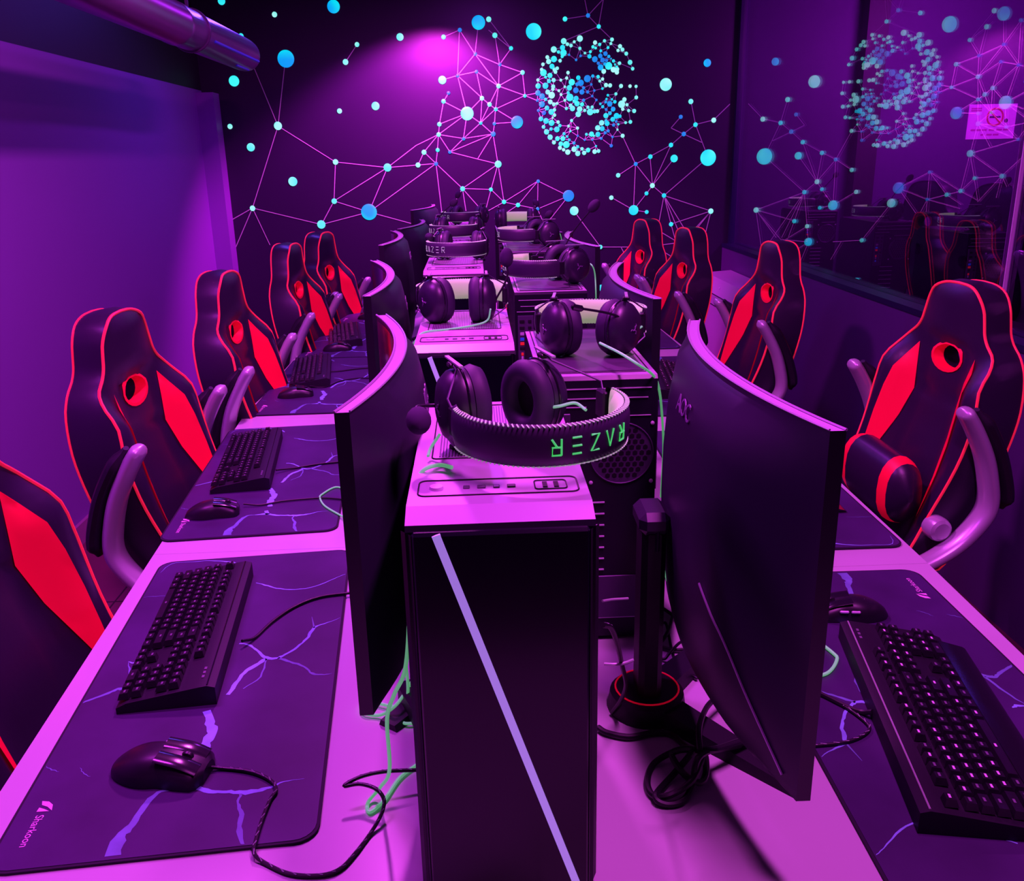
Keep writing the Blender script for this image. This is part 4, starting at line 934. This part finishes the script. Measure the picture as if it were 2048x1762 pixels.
# lumbar cushion on the big chair
t = thing('lumbar_cushion', (1.145, 2.36, .66), 'black cushion with red end bands strapped to the large chair by the glass partition', 'cushion', rz=R_(182))
b = MB(); n = 18; V = []; L_ = .36; ms = []
for i in range(n+1):
    y = -L_/2+L_*i/n; e = math.sqrt(max(0.02, 1-(abs(y)/(L_/2))**6)) if abs(y) < L_/2*.999 else .12
    for k in range(20):
        a = 2*PI*k/20; V.append((.058*math.cos(a)*e, y, .098*math.copysign(abs(math.sin(a))**.8, math.sin(a))*e))
def band(i): y = abs(-L_/2+L_*(i+.5)/n); return .108 < y < .140
Fr = []; Fb = []
for i in range(n):
    for k in range(20): (Fr if band(i) else Fb).append((i*20+k, i*20+(k+1) % 20, (i+1)*20+(k+1) % 20, (i+1)*20+k))
b.add(V, Fb+[tuple(range(20)), tuple(n*20+k for k in range(20))[::-1]], MT['leather']); b.build('cushion_body', t, ang=60)
b = MB(); b.add([tuple(Vector(v)*1.0+Vector((0, 0, 0))) for v in V], Fr, MT['red']); b.build('red_band', t, ang=60)

# ------------------------------------------------------------------ duct, cabinet, sign
t = thing('air_duct', (0, 0, 0), 'round metal air duct under the ceiling along the purple wall', 'duct')
yc = 5.2; c0 = ony(493, 112, yc); rad = .082
b = MB(); X = Matrix.Translation((c0.x, 0, c0.z))@Matrix.Rotation(-PI/2, 4, 'X')
b.lathe([(rad, -1.2), (rad, 2.0), (rad*1.03, 2.005), (rad*1.03, 2.05), (rad, 2.055), (rad, 3.95), (rad*1.03, 3.955), (rad*1.03, 4.0), (rad, 4.005), (rad, yc-.09), (rad*.96, yc-.03), (rad*.80, yc+.01), (rad*.5, yc+.03), (1e-4, yc+.035)], MT['duct'], X, 36); b.build('pipe', t, ang=50)
for y in (.8, 2.4, 4.2):
    b = MB(); b.tube([(c0.x+(rad+.003)*math.cos(2*PI*k/28), y, c0.z+(rad+.003)*math.sin(2*PI*k/28)) for k in range(28)], .006, MT['steeld'], seg=5, closed=True)
    b.box((c0.x, y, (c0.z+rad+CZ)/2), (.012, .012, CZ-c0.z-rad), MT['steeld']); b.build('hanger', t)
b = MB()
for a0, y0_, y1_ in ((-25, 4.3, yc-.06), (-72, yc-.35, yc-.10)):
    a = R_(a0); b.box((c0.x+(rad)*math.cos(a), (y0_+y1_)/2, c0.z+rad*math.sin(a)), (.012, y1_-y0_, .012), MT['glowblue'], bev=.003)
b.build('damper_plate', t)

t = thing('metal_cabinet', (1.60, 5.35, 0), 'white metal cabinet with grooved lid standing against the low wall by the chairs', 'cabinet')
iv = inv_of(t)
b = MB()
prf = [(XR-.01, .002), (1.50, .002), (1.50, .70), (1.56, .79), (XR-.01, .80)]
X = Matrix(((1, 0, 0, 0), (0, 0, 1, 0), (0, 1, 0, 0), (0, 0, 0, 1)))
b.prism(prf, 5.08, 6.02, MT['cabinet'], X); b.build('body', t, inv=iv, ang=20)
b = MB(); b.box((1.4985, 5.55, .64), (.003, 0.90, .005), MT['groove']); b.box((1.503, 5.55, .705), (.006, 0.90, .005), MT['groove']); b.box((1.4985, 5.55, .12), (.003, 0.90, .005), MT['groove']); b.build('lid_groove', t, inv=iv, smooth=False)
for y, z in ((5.14, .67), (5.14, .745), (5.95, .67), (5.55, .745)):
    MB().lathe([(1e-4, .004), (.008, .003), (.009, 0)], MT['port'] if z < .7 else MT['steel'], Matrix.Translation((1.4985+(.03 if z > .7 else 0), y, z))@Matrix.Rotation(-PI/2, 4, 'Y'), 12).build('screw', t, inv=iv)

# no smoking notice on the far room's end wall
t = thing('notice_sign', (3.0, YB-.004, 1.7), 'pale no smoking notice seen through the glass', 'sign')
iv = inv_of(t); S_ = [ony(1940, 209, YB-.006), ony(2036, 206, YB-.006), ony(2028, 274, YB-.006), ony(1931, 279, YB-.006)]
x0, x1 = S_[3].x, S_[1].x; zt, zb = S_[0].z, S_[3].z; w = x1-x0; h = zt-zb
def qd(b, u0, v0, u1, v1, m, d=0): b.add([(x0+w*u0, YB-.006-d, zb+h*v0), (x0+w*u1, YB-.006-d, zb+h*v0), (x0+w*u1, YB-.006-d, zb+h*v1), (x0+w*u0, YB-.006-d, zb+h*v1)], [(0, 1, 2, 3)], m)
b = MB(); b.box(((x0+x1)/2, YB-.003, (zt+zb)/2), (w, .004, h), MT['paper']); b.build('sheet', t, inv=iv, smooth=False)
b = MB(); cx, cz = x0+w*.56, zb+h*.63; r = h*.24
b.tube([(cx+r*math.cos(2*PI*k/28), YB-.007, cz+r*math.sin(2*PI*k/28)) for k in range(28)], r*.11, MT['sigred'], seg=5, closed=True)
b.tube([(cx-r*.7, YB-.007, cz+r*.7), (cx+r*.7, YB-.007, cz-r*.7)], r*.10, MT['sigred'], seg=5)
b.box((cx, YB-.0065, cz), (r*1.4, .001, r*.22), MT['sigdark']); b.build('prohibition_mark', t, inv=iv)
b = MB(); qd(b, .04, .80, .26, .84, MT['sigtxt'], .001); qd(b, .04, .86, .26, .90, MT['sigtxt'], .001)
for u0, u1 in ((.08, .18), (.20, .30), (.32, .42), (.46, .58), (.62, .74), (.76, .88)): qd(b, u0, .24, u1, .29, MT['sigtxt'], .001)
for u0, u1 in ((.30, .36), (.42, .54), (.56, .68)): qd(b, u0, .10, u1, .15, MT['sigtxt'], .001)
b.disc((x0+w*.80, YB-.0075, zb+h*.52), h*.06, MT['sigdark'], (0, -1, 0), 12); b.build('printing', t, inv=iv, smooth=False)

# ------------------------------------------------------------------ the row beyond the glass
t = thing('gaming_desk', (2.25, 4.3, 0), 'dark desk beyond the glass partition carrying three computers', 'desk')
MB().box((2.25, 4.3, DT-.014), (.72, 3.6, .028), MT['plastic_m']).build('desktop', t, inv=inv_of(t))
for x in (1.96, 2.54):
    for y in (2.6, 6.0): MB().box((x, y, (DT-.03)/2), (.05, .05, DT-.03), MT['plastic_m']).build('leg', t, inv=inv_of(t))
FP = [(2.035, 5.27), (2.035, 4.33), (2.10, 3.60)]
for i, (x, yf) in enumerate(FP):
    o = dup(q0, (x, yf+PD/2, DT), PI, f'dark tower computer beyond the glass, {["deepest", "middle", "front"][i]} of the three there', 'dark computers beyond the glass')
    o2 = dup(hs['R1'], (x+.03, yf+.13, hz), None, f'black headset with pink crescent band on the {["deepest", "middle", "front"][i]} computer beyond the glass', 'headsets beyond the glass', rot=(0, 0, R_(-90)), skip=('long_cord',))
for i, (x, y) in enumerate([(2.62, 5.25), (2.68, 4.62)]):
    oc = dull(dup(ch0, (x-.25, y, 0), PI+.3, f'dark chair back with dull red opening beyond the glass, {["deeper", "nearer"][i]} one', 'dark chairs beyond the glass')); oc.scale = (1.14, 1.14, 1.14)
b = MB(); b.box((2.35, 3.95, DT+.012), (.18, .14, .02), MT['tissue'], bev=.008)
tag(b.build('folded_cloth'), 'pink folded cloth lying between two computers beyond the glass', 'cloth')

# ------------------------------------------------------------------ cable clutter around the first screen stand
def ccord(P, r, label, m='cable', name='power_cable', fleck=None):
    return tag(cord(P, r, MT[m], None, name, fleck), label, 'cable')
z0 = DT+.006
ccord([onz(1196, 1455, z0), onz(1215, 1466, z0), onz(1260, 1474, z0), onz(1310, 1465, z0), onz(1345, 1470, z0), onz(1375, 1495, z0+.02), onz(1410, 1500, z0+.036), onz(1440, 1498, z0+.03), onz(1500, 1480, z0+.02)], .0045, 'thick black power cable crossing the foot of the first screen by the glass partition')
ccord([onz(1480, 1482, z0+.02), onz(1420, 1500, z0+.03), onz(1360, 1500, z0+.02), onz(1310, 1525, z0), onz(1295, 1560, z0), onz(1305, 1590, z0), onz(1340, 1590, z0+.006), onz(1385, 1560, z0+.012), onz(1408, 1510, z0+.03), onz(1412, 1545, z0+.008), onz(1400, 1565, z0+.006), onz(1370, 1550, z0+.012), onz(1345, 1515, z0+.014), onz(1350, 1502, z0+.02), onz(1385, 1500, z0+.03), onz(1350, 1545, z0+.005), onz(1312, 1590, z0+.004), onz(1330, 1608, z0), onz(1365, 1602, z0), onz(1385, 1570, z0+.004), onz(1402, 1510, z0+.035), onz(1480, 1490, z0+.02)], .0045, 'black power cable tied in loops on the white desk')
ccord([onz(1400, 1500, z0+.04), onz(1398, 1460, z0+.045), onz(1408, 1425, z0+.04), onz(1425, 1402, z0+.03), onz(1460, 1380, z0+.02)], .0042, 'black cable arching up from the tied loops to the screen')
ccord([onz(1315, 1210, z0), onz(1345, 1230, z0), onz(1362, 1250, z0), onz(1390, 1275, z0)], .0034, 'thin black cable leaning from the screen column towards the panel')
ccord([onz(1318, 1290, z0), onz(1335, 1265, z0+.01), onz(1345, 1235, z0+.015), onz(1350, 1205, z0+.02), onz(1352, 1180, z0+.02)], .0034, 'curved black cable behind the first screen column')
ccord([onz(1312, 1292, z0), onz(1350, 1300, z0), onz(1380, 1298, z0)], .0034, 'short straight black cable across the tangle behind the screen stand')
ccord([onz(1316, 1255, z0), onz(1326, 1246, z0+.01), onz(1334, 1252, z0+.008), onz(1346, 1310, z0), onz(1360, 1335, z0), onz(1395, 1357, z0)], .0026, 'thin black cable looping down through the tangle behind the screen stand')
ccord([onz(1312, 1312, z0), onz(1328, 1318, z0), onz(1340, 1305, z0+.006), onz(1362, 1284, z0+.01), onz(1376, 1290, z0+.006)], .0026, 'crinkled thin black cable beneath the tangle behind the screen stand')
ccord([onz(1206, 1250, 1.02), onz(1222, 1256, 1.0), onz(1235, 1290, .95), onz(1244, 1330, .89), onz(1252, 1370, .83), onz(1242, 1400, .79), onz(1224, 1425, z0)], .0034, 'flecked braided cable dropping beside the first computer', 'cable', 'braided_cable', MT['braid'])
ccord([onz(1320, 1085, .95), onz(1326, 1120, .93), onz(1334, 1160, .90), onz(1345, 1182, .88)], .0026, 'thin black cable hanging down behind the screen column')
ccord([onz(1322, 1080, 1.0), onz(1330, 1110, .98), onz(1332, 1150, .95), onz(1340, 1175, .93)], .0020, 'pale green cord hanging behind the first screen column', 'green', 'headset_cord')
ccord([onz(1205, 1202, 1.0), onz(1225, 1199, .995), onz(1256, 1197, .99)], .0018, 'thin lilac wire sticking out beside the first computer', 'silver', 'thin_wire')
ccord([onz(1208, 1328, .9), onz(1230, 1329, .9), onz(1250, 1326, .9), onz(1266, 1320, .9)], .0024, 'lilac wire across the gap beside the first computer', 'silver', 'thin_wire')
ccord([onz(828, 1355, z0+.06), onz(815, 1378, z0+.03), onz(790, 1412, z0+.02), onz(760, 1430, z0), onz(728, 1425, z0), onz(722, 1410, z0), onz(735, 1402, z0), onz(780, 1412, z0), onz(828, 1420, z0)], .0026, 'green cord looped round the foot of the first screen by the purple wall', 'green', 'headset_cord')
ccord([onz(812, 1330, z0+.10), onz(816, 1380, z0+.04), onz(810, 1425, z0), onz(806, 1445, z0), onz(830, 1447, z0)], .0024, 'green cord hanging straight down between screen and first computer', 'green', 'headset_cord')
ccord([onz(1012, 596, 1.10), onz(1012, 620, 1.08), onz(1005, 645, 1.04), onz(990, 655, 1.02), onz(985, 670, .95), onz(990, 690, .85), onz(1000, 715, DT+.004)], .0026, 'red cable bend between the second and third computers', 'redcable', 'red_cable')
b = MB(); b.box((0, 0, .02), (.05, .09, .04), MT['plastic_m'], bev=.006); t = b.build('power_adapter'); t.location = (-.105, 1.17, DT+.001); t.rotation_euler = (0, 0, .4)
tag(t, 'small black power adapter beside the first computer among the green cords', 'adapter')

# ------------------------------------------------------------------ lights
def spot(name, loc, tgt, e, col, ang, blend=.3, r=.08):
    l = bpy.data.lights.new(name, 'SPOT'); l.energy = e; l.color = col; l.spot_size = math.radians(ang); l.spot_blend = blend; l.shadow_soft_size = r
    o = bpy.data.objects.new(name, l); C.objects.link(o); o.location = loc
    o.rotation_euler = (Vector(tgt)-Vector(loc)).to_track_quat('-Z', 'Y').to_euler(); return o
def area(name, loc, tgt, e, col, sx, sy):
    l = bpy.data.lights.new(name, 'AREA'); l.energy = e; l.color = col; l.shape = 'RECTANGLE'; l.size = sx; l.size_y = sy
    o = bpy.data.objects.new(name, l); C.objects.link(o); o.location = loc
    o.rotation_euler = (Vector(tgt)-Vector(loc)).to_track_quat('-Z', 'Y').to_euler(); return o
MAG = (1.0, .085, 1.0); VIO = (.50, .035, 1.0); BLU = (.16, .06, 1.0)
area('ceiling_strip_lamp_a', (-.25, 2.75, CZ-.06), (-.25, 2.75, 0), 44, MAG, .12, .22)
area('ceiling_strip_lamp_b', (.50, .85, CZ-.06), (.50, .85, 0), 34, MAG, .12, .6)
area('ceiling_strip_lamp_c', (-1.0, 1.6, CZ-.06), (-1.5, 1.6, 0), 46, (.76, .04, 1.0), .12, 1.0)
area('ceiling_strip_lamp_d', (.1, 4.9, CZ-.06), (.1, 4.9, 0), 20, VIO, .12, .8)
spot('wall_wash_lamp', (-.22, 5.60, 2.47), (-.22, 5.60+.49*math.cos(R_(66)), 2.47-.49*math.sin(R_(66))), 260, (1, .03, .95), 116, .40, .03)
area('blue_tube_lamp', (-1.0, 5.2, CZ-.06), (-.4, 4.4, .8), 12, BLU, .1, .8)
area('far_room_lamp', (3.0, 4.9, CZ-.3), (3.0, 6.3, 1.3), 52, (.8, .03, 1.0), .6, .3)
w = bpy.data.worlds.new('World'); bpy.context.scene.world = w; w.use_nodes = True
w.node_tree.nodes['Background'].inputs[0].default_value = (.08, .01, .12, 1); w.node_tree.nodes['Background'].inputs[1].default_value = .15
sc = bpy.context.scene
try:
    sc.cycles.max_bounces = 6; sc.cycles.use_denoising = True; sc.cycles.transparent_max_bounces = 8
except Exception: pass
